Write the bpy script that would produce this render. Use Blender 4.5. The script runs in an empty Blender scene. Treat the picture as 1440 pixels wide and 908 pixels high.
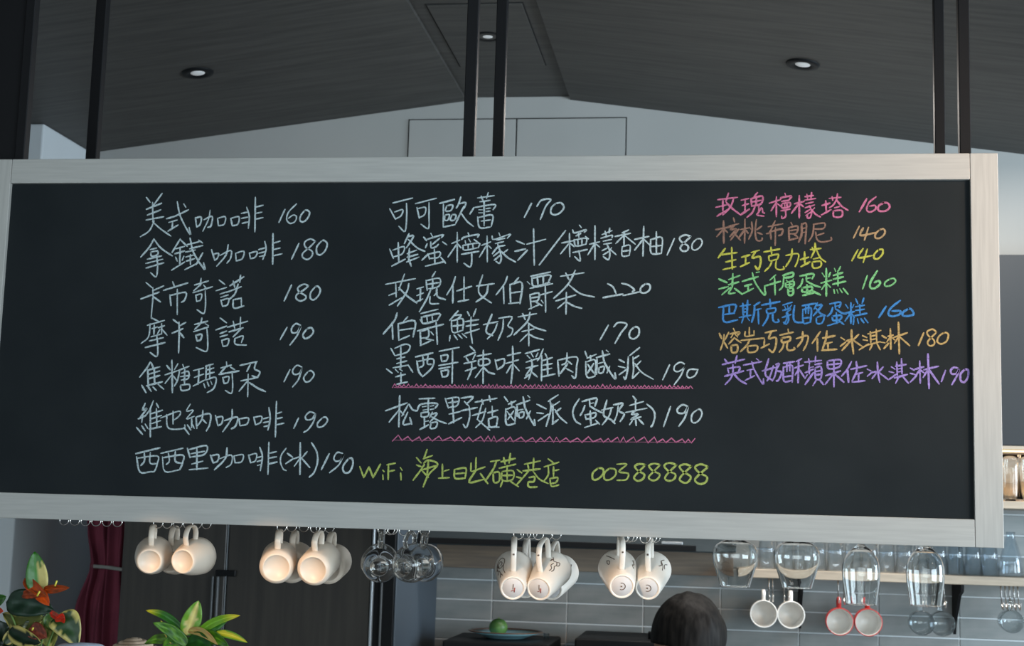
import bpy, bmesh, math, random
from mathutils import Vector, Matrix, noise
random.seed(7)
sc = bpy.context.scene
COL = sc.collection
V = Vector
# ------------------------------------------------------------------ camera
F, PITCH, ROLL, YAW = 2057.3, 0.136045, 0.0293815, 0.142674
CAM = V((0, 0, 1.55))
_w = V((-math.sin(YAW)*math.cos(PITCH), math.cos(YAW)*math.cos(PITCH), math.sin(PITCH)))
_r0 = V((math.cos(YAW), math.sin(YAW), 0)); _u0 = _r0.cross(_w)
RT = _r0*math.cos(ROLL) + _u0*math.sin(ROLL)
UP = -_r0*math.sin(ROLL) + _u0*math.cos(ROLL)
cd = bpy.data.cameras.new('camera'); cam = bpy.data.objects.new('camera', cd); COL.objects.link(cam)
m = Matrix((RT, UP, -_w)).transposed().to_4x4(); m.translation = CAM
cam.matrix_world = m
cd.sensor_width = 36; cd.lens = 36*F/1440; cd.clip_start = .02
sc.camera = cam
cd.dof.use_dof = True; cd.dof.focus_distance = 2.74; cd.dof.aperture_fstop = 9

def ray(px, py):
    return (_w*F + RT*(px-720) + UP*(454-py)).normalized()
def at(px, py, Y):
    d = ray(px, py); return CAM + d*(Y/d.y)
def at_plane(px, py, p, n):
    d = ray(px, py); return CAM + d*((V(p)-CAM).dot(n)/d.dot(n))

# ------------------------------------------------------------------ view, world, lights
sc.view_settings.view_transform = 'Standard'; sc.view_settings.look = 'None'
sc.view_settings.gamma = 1; sc.view_settings.use_curve_mapping = False
sc.view_settings.exposure = 0.0
sc.cycles.max_bounces = 20; sc.cycles.transmission_bounces = 20; sc.cycles.transparent_max_bounces = 24
wd = bpy.data.worlds.new('world'); sc.world = wd; wd.use_nodes = True
bg = wd.node_tree.nodes['Background']; bg.inputs[0].default_value = (.62, .80, 1.0, 1); bg.inputs[1].default_value = .62

def light(name, kind, loc, target, energy, color, **kw):
    l = bpy.data.lights.new(name, kind); l.energy = energy; l.color = color
    for k, v in kw.items(): setattr(l, k, v)
    o = bpy.data.objects.new(name, l); COL.objects.link(o); o.location = loc
    o.rotation_euler = (V(target)-V(loc)).to_track_quat('-Z', 'Y').to_euler()
    return o
light('window_daylight', 'AREA', (3.35, 3.4, 1.75), (-2.5, 4.3, 2.1), 120, (.72, .87, 1.0), shape='RECTANGLE', size=1.4, size_y=1.3)
light('front_window_daylight', 'AREA', (3.35, .2, 1.55), (-1.6, 4.2, 1.45), 150, (.75, .90, 1.0), shape='RECTANGLE', size=2.4, size_y=1.5)
light('shopfront_daylight', 'AREA', (.2, -2.4, 1.9), (-.3, 3.4, 1.6), 75, (.84, .95, .97), shape='RECTANGLE', size=4.0, size_y=2.0)
light('kitchen_fill', 'AREA', (.35, 4.05, 2.72), (.35, 4.15, 0), 33, (1.0, .93, .86), shape='RECTANGLE', size=1.6, size_y=.25)  # unseen fill light, added to brighten the tiled wall behind the board
# warm track spotlights aimed at the hanging cups
for i, (tx, e) in enumerate(((-1.02, 84), (-.80, 84), (-.30, 64), (-.12, 60))):
    light('track_spot', 'SPOT', (tx-.35, 1.35, 1.98), (tx, 2.80, 1.385), e, (1.0, .62, .34), spot_size=math.radians(8.6), spot_blend=.55, shadow_soft_size=.02)
light('side_lamp', 'SPOT', (1.5, 1.7, 2.5), (.62, 2.7, 2.12), 90, (1.0, .64, .38), spot_size=math.radians(48), spot_blend=1.0, shadow_soft_size=.08)

# ------------------------------------------------------------------ materials
def mat(name, col, rough=.6, metal=0, **kw):
    m = bpy.data.materials.new(name); m.use_nodes = True
    b = m.node_tree.nodes['Principled BSDF']
    b.inputs['Base Color'].default_value = (*col, 1); b.inputs['Roughness'].default_value = rough; b.inputs['Specular IOR Level'].default_value = .12 if name in ('chalkboard', 'black_metal', 'black_hair', 'black_plastic', 'dark_ceiling_laminate') else .5; b.inputs['Metallic'].default_value = metal
    for k, v in kw.items(): b.inputs[k].default_value = v
    return m
def noisy(m, c1, c2, scale=(1, 1, 1), ns=8, detail=4, bump=0, lo=.35, hi=.65, rough=None):
    nt = m.node_tree; b = nt.nodes['Principled BSDF']
    tc = nt.nodes.new('ShaderNodeTexCoord'); mp = nt.nodes.new('ShaderNodeMapping'); mp.inputs['Scale'].default_value = scale
    n = nt.nodes.new('ShaderNodeTexNoise'); n.inputs['Scale'].default_value = ns; n.inputs['Detail'].default_value = detail
    r = nt.nodes.new('ShaderNodeValToRGB'); r.color_ramp.elements[0].position = lo; r.color_ramp.elements[1].position = hi
    r.color_ramp.elements[0].color = (*c1, 1); r.color_ramp.elements[1].color = (*c2, 1)
    nt.links.new(tc.outputs['Object'], mp.inputs[0]); nt.links.new(mp.outputs[0], n.inputs['Vector'])
    nt.links.new(n.outputs[0], r.inputs[0]); nt.links.new(r.outputs[0], b.inputs['Base Color'])
    if bump:
        bp = nt.nodes.new('ShaderNodeBump'); bp.inputs['Strength'].default_value = bump; bp.inputs['Distance'].default_value = .002
        nt.links.new(n.outputs[0], bp.inputs['Height']); nt.links.new(bp.outputs[0], b.inputs['Normal'])
    return m
FR1, FR2 = (.41, .40, .375), (.46, .45, .42)
M = {}
M['frame_x'] = noisy(mat('frame_wood_horizontal', FR2, .55), FR1, FR2, (3, 30, 60), 3, 5, .08)
M['frame_z'] = noisy(mat('frame_wood_vertical', FR2, .55), FR1, FR2, (60, 30, 3), 3, 5, .08)
M['chalkboard'] = noisy(mat('chalkboard', (.009, .012, .014), .7), (.0125, .0160, .0180), (.0170, .0208, .0228), (1, 1, 1), 5, 6)
M['black_metal'] = mat('black_metal', (.011, .011, .012), .55)
M['black'] = mat('black_plastic', (.008, .009, .010), .5)
M['ceiling'] = noisy(mat('dark_ceiling_laminate', (.06, .06, .06), .45), (.052, .050, .047), (.076, .073, .068), (1.6, 22, 6), 2.2, 6, .05)
M['groove'] = mat('groove_shadow', (.012, .012, .012), .9)
M['groove_w'] = mat('wall_joint', (.10, .10, .10), .9)
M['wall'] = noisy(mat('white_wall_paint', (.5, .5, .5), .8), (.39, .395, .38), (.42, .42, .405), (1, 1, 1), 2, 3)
M['pier'] = noisy(mat('lit_pier_paint', (.7, .72, .74), .8), (.60, .64, .66), (.64, .68, .70), (1, 1, 1), 2, 3)  # same wall paint, lightened so its colour carries the daylight on the pier
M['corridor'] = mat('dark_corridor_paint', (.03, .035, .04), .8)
M['floor'] = noisy(mat('floor_concrete', (.2, .2, .2), .6), (.16, .15, .14), (.22, .21, .2), (1, 1, 1), 3, 4)
M['tile'] = noisy(mat('grey_tile', (.16, .18, .18), .35), (.185, .21, .21), (.26, .275, .27), (1, 1, 3), 6, 4)
M['tile2'] = noisy(mat('grey_tile_darker', (.16, .18, .18), .35), (.165, .18, .175), (.24, .245, .235), (1, 1, 3), 7, 4)
M['grout'] = mat('grout', (.62, .65, .66), .9)
M['brownpanel'] = noisy(mat('brown_wood_panel', (.16, .115, .08), .5), (.17, .13, .10), (.24, .18, .125), (2, 2, 30), 3, 5)
M['cab'] = noisy(mat('dark_brown_door', (.04, .035, .03), .42), (.026, .023, .019), (.042, .037, .030), (20, 20, 1.2), 2, 5)
M['cabside'] = mat('blue_grey_side', (.045, .062, .080), .5)
M['navy'] = mat('navy_door', (.014, .018, .022), .6)
M['hood'] = mat('hood_black', (.035, .045, .048), .25)
M['shelfwood'] = noisy(mat('shelf_wood', (.42, .33, .24), .5), (.36, .30, .23), (.46, .38, .29), (3, 3, 30), 3, 4)
M['strip'] = mat('aluminium_strip', (.35, .38, .40), .4, .6)
M['dullstrip'] = mat('dull_metal_edge', (.11, .12, .125), .5, .4)
M['chrome'] = mat('chrome_wire', (.75, .72, .68), .18, 1)
M['ceramic'] = mat('cream_ceramic', (.80, .69, .57), .38)
M['ceramic_c'] = mat('warm_white_ceramic', (.86, .79, .70), .28)
M['ceramic_w'] = mat('white_ceramic', (.80, .78, .74), .25)
M['red'] = mat('red_glaze', (.45, .035, .03), .3)
M['greyglaze'] = mat('pale_grey_base', (.62, .61, .61), .5)
M['ink'] = mat('brown_print', (.13, .085, .06), .7)
M['inkred'] = mat('red_print', (.35, .10, .09), .7)
M['glass'] = mat('clear_glass', (.97, .985, .98), .01, 0, **{'Transmission Weight': 1.0, 'IOR': 1.45})
M['glass_b'] = mat('bluish_glass', (.80, .90, .96), .03, 0, **{'Transmission Weight': 1.0, 'IOR': 1.45})
def thin_glass(name, col, rough=.02):
    m = bpy.data.materials.new(name); m.use_nodes = True; nt = m.node_tree; nt.nodes.clear()
    out = nt.nodes.new('ShaderNodeOutputMaterial'); t = nt.nodes.new('ShaderNodeBsdfTransparent'); t.inputs[0].default_value = (*col, 1)
    gl = nt.nodes.new('ShaderNodeBsdfGlossy'); gl.inputs['Roughness'].default_value = rough
    lw = nt.nodes.new('ShaderNodeLayerWeight'); lw.inputs[0].default_value = .5
    pw = nt.nodes.new('ShaderNodeMath'); pw.operation = 'POWER'; pw.inputs[1].default_value = 2.6; nt.links.new(lw.outputs['Facing'], pw.inputs[0])
    fr = nt.nodes.new('ShaderNodeMath'); fr.operation = 'MULTIPLY_ADD'; fr.inputs[1].default_value = .8; fr.inputs[2].default_value = .05; nt.links.new(pw.outputs[0], fr.inputs[0]); mx = nt.nodes.new('ShaderNodeMixShader')
    nt.links.new(fr.outputs[0], mx.inputs[0]); nt.links.new(t.outputs[0], mx.inputs[1]); nt.links.new(gl.outputs[0], mx.inputs[2]); nt.links.new(mx.outputs[0], out.inputs[0])
    return m
M['glass_b'] = thin_glass('bluish_thin_glass', (.93, .965, .99), .09)
M['glass_t'] = thin_glass('clear_thin_glass', (.90, .93, .94), .04)
M['curtain'] = noisy(mat('burgundy_cloth', (.14, .02, .035), .9), (.25, .050, .085), (.34, .070, .115), (1, 1, 1), 9, 3)
M['tie'] = mat('pale_tie', (.45, .45, .42), .8)
M['lens'] = mat('downlight_lens', (.75, .77, .78), .3)
M['lens'].node_tree.nodes['Principled BSDF'].inputs['Emission Color'].default_value = (1, 1, 1, 1)
M['lens'].node_tree.nodes['Principled BSDF'].inputs['Emission Strength'].default_value = .12
M['led'] = mat('led_strip', (1, .7, .4), .5)
M['led'].node_tree.nodes['Principled BSDF'].inputs['Emission Color'].default_value = (1, .62, .3, 1)
M['led'].node_tree.nodes['Principled BSDF'].inputs['Emission Strength'].default_value = 2.2
M['hair'] = noisy(mat('black_hair', (.010, .010, .011), .55), (.006, .006, .006), (.016, .015, .014), (30, 30, 4), 4, 4, .3)
M['skin'] = mat('skin', (.45, .27, .19), .55)
M['navycloth'] = mat('navy_shirt', (.02, .03, .05), .85)
M['lime'] = noisy(mat('green_fruit', (.05, .14, .03), .4), (.03, .09, .02), (.09, .20, .04), (1, 1, 1), 30, 3)
M['plate'] = mat('pale_blue_plate', (.32, .62, .70), .25)
M['platerim'] = mat('brown_plate_rim', (.10, .06, .04), .3)
M['rope'] = noisy(mat('basket_rope', (.55, .40, .28), .85), (.42, .29, .19), (.66, .50, .36), (1, 1, 1), 60, 3, .3)
M['bluewhite'] = mat('pale_blue_white_bowl', (.66, .74, .88), .3)
M['pot'] = mat('dark_pot', (.05, .055, .06), .5)
M['soil'] = mat('soil', (.03, .02, .015), .95)
M['countertop'] = noisy(mat('counter_stone', (.2, .2, .2), .4), (.10, .10, .10), (.16, .155, .15), (1, 1, 1), 12, 4)
M['spadix'] = mat('yellow_spadix', (.65, .55, .06), .6)
M['stem'] = mat('green_stem', (.13, .22, .05), .6)
def chalk(name, col):
    m = mat(name, col, .95); nt = m.node_tree; b = nt.nodes['Principled BSDF']
    tc = nt.nodes.new('ShaderNodeTexCoord'); n = nt.nodes.new('ShaderNodeTexNoise'); n.inputs['Scale'].default_value = 420; n.inputs['Detail'].default_value = 2
    r = nt.nodes.new('ShaderNodeValToRGB'); r.color_ramp.elements[0].position = .30; r.color_ramp.elements[1].position = .62
    d = tuple(c*.50+.012 for c in col)
    r.color_ramp.elements[0].color = (*d, 1); r.color_ramp.elements[1].color = (*col, 1)
    nt.links.new(tc.outputs['Object'], n.inputs['Vector']); nt.links.new(n.outputs[0], r.inputs[0]); nt.links.new(r.outputs[0], b.inputs['Base Color'])
    return m
CH = {'white': chalk('white_chalk', (.54, .64, .66)), 'yellow': chalk('yellow_green_chalk', (.44, .52, .12)), 'pink': chalk('pink_chalk', (.58, .16, .30)),
      'brown': chalk('brown_chalk', (.27, .15, .11)), 'tan': chalk('tan_chalk', (.46, .30, .15)), 'lemon': chalk('lemon_chalk', (.50, .50, .07)),
      'green': chalk('green_chalk', (.20, .55, .22)), 'blue': chalk('blue_chalk', (.04, .22, .55)), 'ochre': chalk('ochre_chalk', (.52, .35, .13)),
      'purple': chalk('purple_chalk', (.34, .24, .60))}
def leafmat():
    m = mat('leaf', (.1, .2, .05), .42); nt = m.node_tree; b = nt.nodes['Principled BSDF']
    a = nt.nodes.new('ShaderNodeVertexColor'); a.layer_name = 'Col'
    tc = nt.nodes.new('ShaderNodeTexCoord'); n = nt.nodes.new('ShaderNodeTexNoise'); n.inputs['Scale'].default_value = 90
    mx = nt.nodes.new('ShaderNodeMixRGB'); mx.blend_type = 'MULTIPLY'; mx.inputs[0].default_value = .2
    nt.links.new(tc.outputs['Object'], n.inputs['Vector'])
    nt.links.new(a.outputs[0], mx.inputs[1]); nt.links.new(n.outputs[0], mx.inputs[2]); nt.links.new(mx.outputs[0], b.inputs['Base Color'])
    return m
M['leaf'] = leafmat()

# ------------------------------------------------------------------ helpers
def tag(o, label=None, cat=None, group=None, kind=None):
    if label: o['label'] = label
    if cat: o['category'] = cat
    if group: o['group'] = group
    if kind: o['kind'] = kind
    return o
def link(name, bm, material, parent=None, smooth=False, local=False):
    """one mesh object; vertices are given in world space unless local"""
    me = bpy.data.meshes.new(name)
    if parent is not None and not local:
        L = world_loc(parent); bmesh.ops.translate(bm, verts=bm.verts, vec=-L)
    bmesh.ops.recalc_face_normals(bm, faces=bm.faces)
    bm.to_mesh(me); bm.free()
    if material: me.materials.append(material)
    if smooth:
        for p in me.polygons: p.use_smooth = True
    o = bpy.data.objects.new(name, me); COL.objects.link(o)
    if parent is not None: o.parent = parent
    return o
def world_loc(o):
    L = V((0, 0, 0))
    while o is not None: L = L + o.location; o = o.parent
    return L
def empty(name, loc, label, cat, group=None):
    o = bpy.data.objects.new(name, None); COL.objects.link(o); o.location = loc; o.empty_display_size = .05
    return tag(o, label, cat, group)
def box(bm, a, b):
    vs = bmesh.ops.create_cube(bm, size=1)['verts']
    a, b = V(a), V(b); c = (a+b)/2; s = b-a
    for v in vs: v.co = V((v.co.x*s.x, v.co.y*s.y, v.co.z*s.z)) + c
    return vs
def nb(): return bmesh.new()
def bevbox(a, b, w=.002, seg=2):
    bm = nb(); box(bm, a, b)
    bmesh.ops.bevel(bm, geom=bm.edges[:], offset=w, segments=seg, affect='EDGES', profile=.5)
    return bm
def prism(pts, thick):
    """planar polygon (list of world points) extruded by vector thick"""
    bm = nb(); f = bm.faces.new([bm.verts.new(p) for p in pts])
    r = bmesh.ops.extrude_face_region(bm, geom=[f])
    bmesh.ops.translate(bm, verts=[g for g in r['geom'] if isinstance(g, bmesh.types.BMVert)], vec=V(thick))
    return bm
def lathe(prof, n=32, bm=None, axis='Z', closed=False):
    """prof: list of (r, h). revolves about axis"""
    bm = bm or nb(); rings = []
    for r, h in prof:
        ring = []
        if r < 1e-6:
            p = V((0, 0, h)) if axis == 'Z' else V((0, h, 0)); ring = [bm.verts.new(p)]
        else:
            for i in range(n):
                a = 2*math.pi*i/n
                p = V((r*math.cos(a), r*math.sin(a), h)) if axis == 'Z' else V((r*math.cos(a), h, r*math.sin(a)))
                ring.append(bm.verts.new(p))
        rings.append(ring)
    pairs = list(zip(rings, rings[1:]))
    if closed: pairs.append((rings[-1], rings[0]))
    for A, B in pairs:
        if len(A) == 1 and len(B) == 1: continue
        for i in range(n):
            j = (i+1) % n
            if len(A) == 1: bm.faces.new((A[0], B[i], B[j]))
            elif len(B) == 1: bm.faces.new((A[i], B[0], A[j]))
            else: bm.faces.new((A[i], B[i], B[j], A[j]))
    return bm
def tube(bm, pts, r, n=8, flat=None, cap=True):
    """swept tube; flat=(w,h,up) gives an elliptical strap section"""
    pts = [V(p) for p in pts]; rings = []; prev = None
    for i, p in enumerate(pts):
        t = (pts[min(i+1, len(pts)-1)] - pts[max(i-1, 0)]).normalized()
        if flat: side = V(flat[2]).normalized(); side = (side - t*side.dot(t)).normalized()
        elif prev is None: side = t.orthogonal().normalized()
        else: side = (prev - t*prev.dot(t)).normalized()
        prev = side; up = t.cross(side)
        rr = r[i] if isinstance(r, (list, tuple)) else r
        a_, b_ = (flat[0], flat[1]) if flat else (rr, rr)
        rings.append([bm.verts.new(p + side*a_*math.cos(2*math.pi*k/n) + up*b_*math.sin(2*math.pi*k/n)) for k in range(n)])
    for A, B in zip(rings, rings[1:]):
        for k in range(n): bm.faces.new((A[k], A[(k+1) % n], B[(k+1) % n], B[k]))
    if cap: bm.faces.new(rings[0][::-1]); bm.faces.new(rings[-1])
    return bm
def cr(pts, k=5):
    """catmull-rom smoothing"""
    if len(pts) < 3: return pts
    out = []; P = [pts[0]*2-pts[1]] + pts + [pts[-1]*2-pts[-2]]
    for i in range(1, len(P)-2):
        a, b, c, d = P[i-1:i+3]
        for j in range(k):
            t = j/k
            out.append(.5*((2*b) + (c-a)*t + (2*a-5*b+4*c-d)*t*t + (3*b-a-3*c+d)*t**3))
    out.append(pts[-1]); return out
def copy_tree(o, parent=None):
    c = o.copy(); COL.objects.link(c)
    if parent is not None: c.parent = parent
    for ch in o.children: copy_tree(ch, c)
    return c

# ================================================================== ROOM
YW = 4.80                                   # back wall plane
pa, pb = at(655, 142, YW), at(802, 140.5, YW)
pl, pr = at(130, 214.5, YW), at(1440, 217, YW)
ZR = (pa.z+pb.z)/2; ZV = pl.z; XS = pl.x
slR = (pr.z-pb.z)/(pr.x-pb.x); slL = (pa.z-pl.z)/(pa.x-pl.x)
XR = 3.3; ZRR = pb.z + slR*(XR-pb.x)
YF = -2.6                                   # front of the room, open shopfront
YB = at(62, 176, 1).x and XS/at(62, 176, 1).x  # depth of the projecting pier's corner
XL = -3.6
tag(link('floor', bevbox((XL, YF, -.1), (XR+.2, 6.2, 0), .001, 1), M['floor']), kind='structure')
# ceiling: two sloping wings, a flat middle strip and a low flat strip on the left
bm = nb()
def quad(bm, a, b, c, d): bm.faces.new([bm.verts.new(p) for p in (a, b, c, d)])
def slab(x0, z0, x1, z1):
    bmx = prism([V((x0, YF, z0)), V((x1, YF, z1)), V((x1, YW, z1)), V((x0, YW, z0))], (0, 0, .06))
    me = bpy.data.meshes.new('t'); bmx.to_mesh(me); bmx.free(); bm.from_mesh(me); bpy.data.meshes.remove(me)
slab(XL, ZV, XS, ZV); slab(XS, ZV, pa.x, ZR); slab(pa.x, ZR+.012, pb.x, ZR+.012); slab(pb.x, ZR, XR, ZRR)
tag(link('ceiling', bm, M['ceiling']), kind='structure')
# back wall (with doorway on the left)
XD0 = XS+.02; XD1 = at(190, 800, YW).x; ZD = 2.05
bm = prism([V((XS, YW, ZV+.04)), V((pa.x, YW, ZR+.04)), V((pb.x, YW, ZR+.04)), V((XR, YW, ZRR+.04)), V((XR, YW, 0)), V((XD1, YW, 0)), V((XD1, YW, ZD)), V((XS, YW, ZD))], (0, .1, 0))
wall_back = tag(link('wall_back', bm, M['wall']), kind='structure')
# corridor behind doorway
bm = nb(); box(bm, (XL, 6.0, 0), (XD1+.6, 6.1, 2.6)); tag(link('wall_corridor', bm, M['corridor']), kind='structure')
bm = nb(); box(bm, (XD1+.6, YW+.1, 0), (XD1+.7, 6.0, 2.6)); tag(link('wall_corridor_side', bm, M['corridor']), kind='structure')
# projecting pier on the left
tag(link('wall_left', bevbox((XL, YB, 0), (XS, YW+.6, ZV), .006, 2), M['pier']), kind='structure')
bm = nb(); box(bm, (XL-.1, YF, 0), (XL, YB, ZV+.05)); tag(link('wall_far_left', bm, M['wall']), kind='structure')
# right wall with window opening
bm = nb(); wx = XR; z0, z1, y0, y1 = 1.05, 2.4, 2.6, 4.2; ZT = ZRR+.06; v0, v1, q0 = -1.1, 1.5, .75
box(bm, (wx, YF, 0), (wx+.12, YW+.1, q0)); box(bm, (wx, YF, z1), (wx+.12, YW+.1, max(ZT, z1+.05)))
box(bm, (wx, YF, q0), (wx+.12, v0, z1)); box(bm, (wx, v1, q0), (wx+.12, y0, z1)); box(bm, (wx, y0, q0), (wx+.12, y1, z0)); box(bm, (wx, y1, q0), (wx+.12, YW+.1, z1))
tag(link('wall_right', bm, M['wall']), kind='structure')
bm = nb()
for a, b in (((y0, z0), (y0+.05, z1)), ((y1-.05, z0), (y1, z1)), ((y0, z0), (y1, z0+.05)), ((y0, z1-.05), (y1, z1)), (((y0+y1)/2-.02, z0), ((y0+y1)/2+.02, z1))):
    box(bm, (wx+.03, a[0], a[1]), (wx+.08, b[0], b[1]))
w1 = tag(link('window_1', bm, M['black_metal']), kind='structure')
bm = nb()
for a, b in (((v0, q0), (v0+.05, z1)), ((v1-.05, q0), (v1, z1)), ((v0, q0), (v1, q0+.05)), ((v0, z1-.05), (v1, z1))):
    box(bm, (wx+.06, a[0], a[1]), (wx+.11, b[0], b[1]))
tag(link('window_2', bm, M['black_metal']), kind='structure')

# access panels and joints on the gable wall
def strip_poly(pts, w, y, dz=0, name='joint', material='groove_w', parent=None):
    bm = nb()
    for (a, b) in zip(pts, pts[1:]):
        d = (b-a).normalized(); n = V((-d.z, 0, d.x))*w/2
        q = [a+n, b+n, b-n, a-n]
        r = prism([V((p.x, y, p.z)) for p in q], (0, .003, 0)); me = bpy.data.meshes.new('t'); r.to_mesh(me); r.free(); bm.from_mesh(me); bpy.data.meshes.remove(me)
    return link(name, bm, M[material], parent)
A = [at(573, 232, YW), at(575.5, 168.5, YW), at(881, 165.5, YW), at(881.5, 232, YW)]
ap = empty('access_panel', (at(727, 232, YW)), 'flush white access panel of two leaves high on the gable wall', 'panel')
mid0, mid1 = at(727, 167, YW), at(726, 232, YW)
zb = A[0].z
for x0, x1 in ((A[1].x, mid0.x), (mid0.x, A[2].x)):
    link('panel_leaf', bevbox((x0+.0025, YW-.006, zb), (x1-.0025, YW-.001, A[1].z-.0025), .0008, 1), M['wall'], ap)
link('panel_gap', (lambda b: (box(b, (A[1].x-.002, YW-.0012, zb), (A[2].x+.002, YW-.0002, A[1].z+.002)), b)[1])(nb()), M['groove'], ap)

# ceiling hatch in the flat strip
n0 = V((0, 0, 1)); P0 = (0, 0, ZR+.012)
def cz(px, py): return at_plane(px, py, P0, n0)
h = [cz(603, 6), cz(647, 93), cz(768, 92)]
yf, yb_ = h[0].y, h[1].y; xa, xb = h[1].x, h[2].x
hz = ZR+.012
hr = empty('ceiling_hatch', ((xa+xb)/2, (yf+yb_)/2, hz), 'dark flush hatch panel in the flat middle strip of the ceiling', 'hatch')
link('hatch_leaf', bevbox((xa+.003, yf+.003, hz-.004), (xb-.003, yb_-.003, hz-.0004), .0008, 1), M['ceiling'], hr)
link('hatch_gap', (lambda b: (box(b, (xa-.002, yf-.002, hz-.0012), (xb+.002, yb_+.002, hz-.0003)), b)[1])(nb()), M['groove'], hr)

# downlights
def downlight(px, py, p, n, label):
    c = at_plane(px, py, p, n)
    root = empty('downlight', c, label, 'ceiling light', 'recessed ceiling downlights')
    q = n.to_track_quat('Z', 'Y'); root.rotation_mode = 'QUATERNION'; root.rotation_quaternion = q
    link('trim_ring', lathe([(.022, -.002), (.033, -.006), (.046, -.005), (.049, -.001), (.049, 0.001), (.022, .001)], 36, closed=True), M['black'], root, True, True)
    link('lens', lathe([(0, -.0045), (.014, -.0042), (.020, -.003), (.023, -.001)], 28), M['lens'], root, True, True)
nL = V((-(ZR-ZV), 0, pa.x-XS)).normalized(); nR = V((-(ZRR-ZR), 0, XR-pb.x)).normalized()
downlight(278, 102, (XS, 0, ZV), nL, 'round recessed downlight in the left ceiling slope')
downlight(686, 50, P0, n0, 'round recessed downlight seen between the two middle black posts')
downlight(1129, 90, (pb.x, 0, ZR), nR, 'round recessed downlight in the right ceiling slope')

# ================================================================== TILED WALL
YT = YW - .008
tw = nb()
tx_px = [692, 797, 905, 1016, 1124.6, 1236, 1348.5]
xs = [at(p, 850, YT).x for p in tx_px]
pitch = (xs[-1]-xs[0])/6
x_first = xs[0]-pitch
zrow0 = (at(640, 813.3, YT).z + at(800, 820, YT).z)/2
rp = ((at(640, 813.3, YT).z-at(640, 870, YT).z) + (at(800, 820, YT).z-at(800, 876.7, YT).z))/4
XEND = XR
ncol = 8
xL0 = at(617, 850, YT).x - .05
backing = tag(link('wall_tiling', (lambda b: (box(b, (xL0, YW-.005, zrow0-rp*5), (x_first+pitch*ncol, YW-.0005, zrow0+rp*5)), b)[1])(nb()), M['grout']), kind='structure')
protos = []
g = .0022
for k in range(2):
    bmt = bevbox((g, 0, g), (pitch-g, .004, rp-g), .0010, 1)
    me = bpy.data.meshes.new('tile'); bmt.to_mesh(me); bmt.free(); me.materials.append(M['tile' if k == 0 else 'tile2']); protos.append(me)
zbp = at(640, 797, YT).z
for r in range(-5, 5):
    for c in range(ncol):
        x = x_first + c*pitch; z = zrow0 + r*rp
        if c < 4 and z > zbp: continue
        o = bpy.data.objects.new('tile', random.choice(protos)); COL.objects.link(o); o.parent = backing
        o.location = (x, YW-.0088 + random.uniform(-.0004, .0004), z)

# brown panel + hanging hood cabinet
xh1 = at(1036, 770, 4.5).x; xh0 = at(557, 830, 4.17).x+.004
zt_ = at(640, 766, 4.45).z
root = empty('brown_wood_splash_panel', (0, YW-.03, zbp), 'brown wooden panel on the wall between black hood and grey tiles', 'panel')
link('panel_face', bevbox((at(612, 790, 4.77).x, YW-.03, zbp), (at(1030, 800, 4.77).x, YW-.009, zt_+.25), .001, 1), M['brownpanel'], root)
root = empty('range_hood', ((xh0+xh1)/2, 4.6, zt_), 'long black hood cabinet on the wall behind the board', 'hood')
link('hood_body', bevbox((xh0, 4.45, zt_), (xh1, YW-.031, zt_+.22), .004, 2), M['hood'], root)
link('hood_lip', bevbox((xh0, 4.435, zt_+.004), (xh1-.12, 4.45, zt_+.02), .001, 1), M['black'], root)
link('light_bar', bevbox((at(930, 770, 4.44).x, 4.437, zt_+.022), (at(960, 770, 4.44).x, 4.449, zt_+.030), .001, 1), M['strip'], root)

# ================================================================== TALL CABINET (left)
YC = 4.17
cx0, cx1 = at(172, 830, YC).x, at(557, 830, YC).x
tall = empty('tall_cabinet', ((cx0+cx1)/2, 4.5, 0), 'tall dark brown two-door cabinet behind the board with blue-grey side', 'cabinet')
link('cabinet_body', bevbox((cx0, YC, 0), (cx1-.006, YW-.01, 2.1), .002, 1), M['black'], tall)
link('side_panel', bevbox((cx1-.005, YC+.004, 0), (cx1, YW-.01, 2.1), .001, 1), M['cabside'], tall)
xd1 = at(319, 840, YC).x; xd2 = at(522, 840, YC).x; xd3 = at(528, 840, YC).x
d1 = link('door', bevbox((cx0+.002, YC-.02, .1), (xd1-.004, YC-.001, 2.08), .002, 1), M['cab'], tall)
d2 = link('door', bevbox((xd1+.004, YC-.02, .1), (xd2, YC-.001, 2.08), .002, 1), M['cab'], tall)
link('edge_strip', bevbox((xd1-.003, YC-.016, .1), (xd1+.001, YC-.004, 2.08), .0005, 1), M['strip'], tall)
link('edge_strip', bevbox((xd2+.002, YC-.024, .1), (xd2+.008, YC-.002, 2.08), .001, 1), M['strip'], tall)
link('edge_strip', bevbox((at(536, 840, YC).x, YC-.012, .1), (at(538, 840, YC).x, YC-.002, 2.08), .0005, 1), M['dullstrip'], tall)
hb = at(305, 805, YC-.02); hb2 = at(333, 805, YC-.02)
hg = link('hinge_bracket', bevbox((hb.x, YC-.034, hb.z-.009), (hb2.x, YC-.021, hb.z+.009), .002, 1), M['black'], tall)
for p0, p1 in ((301, 303.5), (308, 310.5)):
    link('door_handle', bevbox((at(p0, 850, YC).x, YC-.035, .9), (at(p1, 850, YC).x, YC-.022, hb.z-.01), .001, 1), M['dullstrip'], d1)

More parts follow.
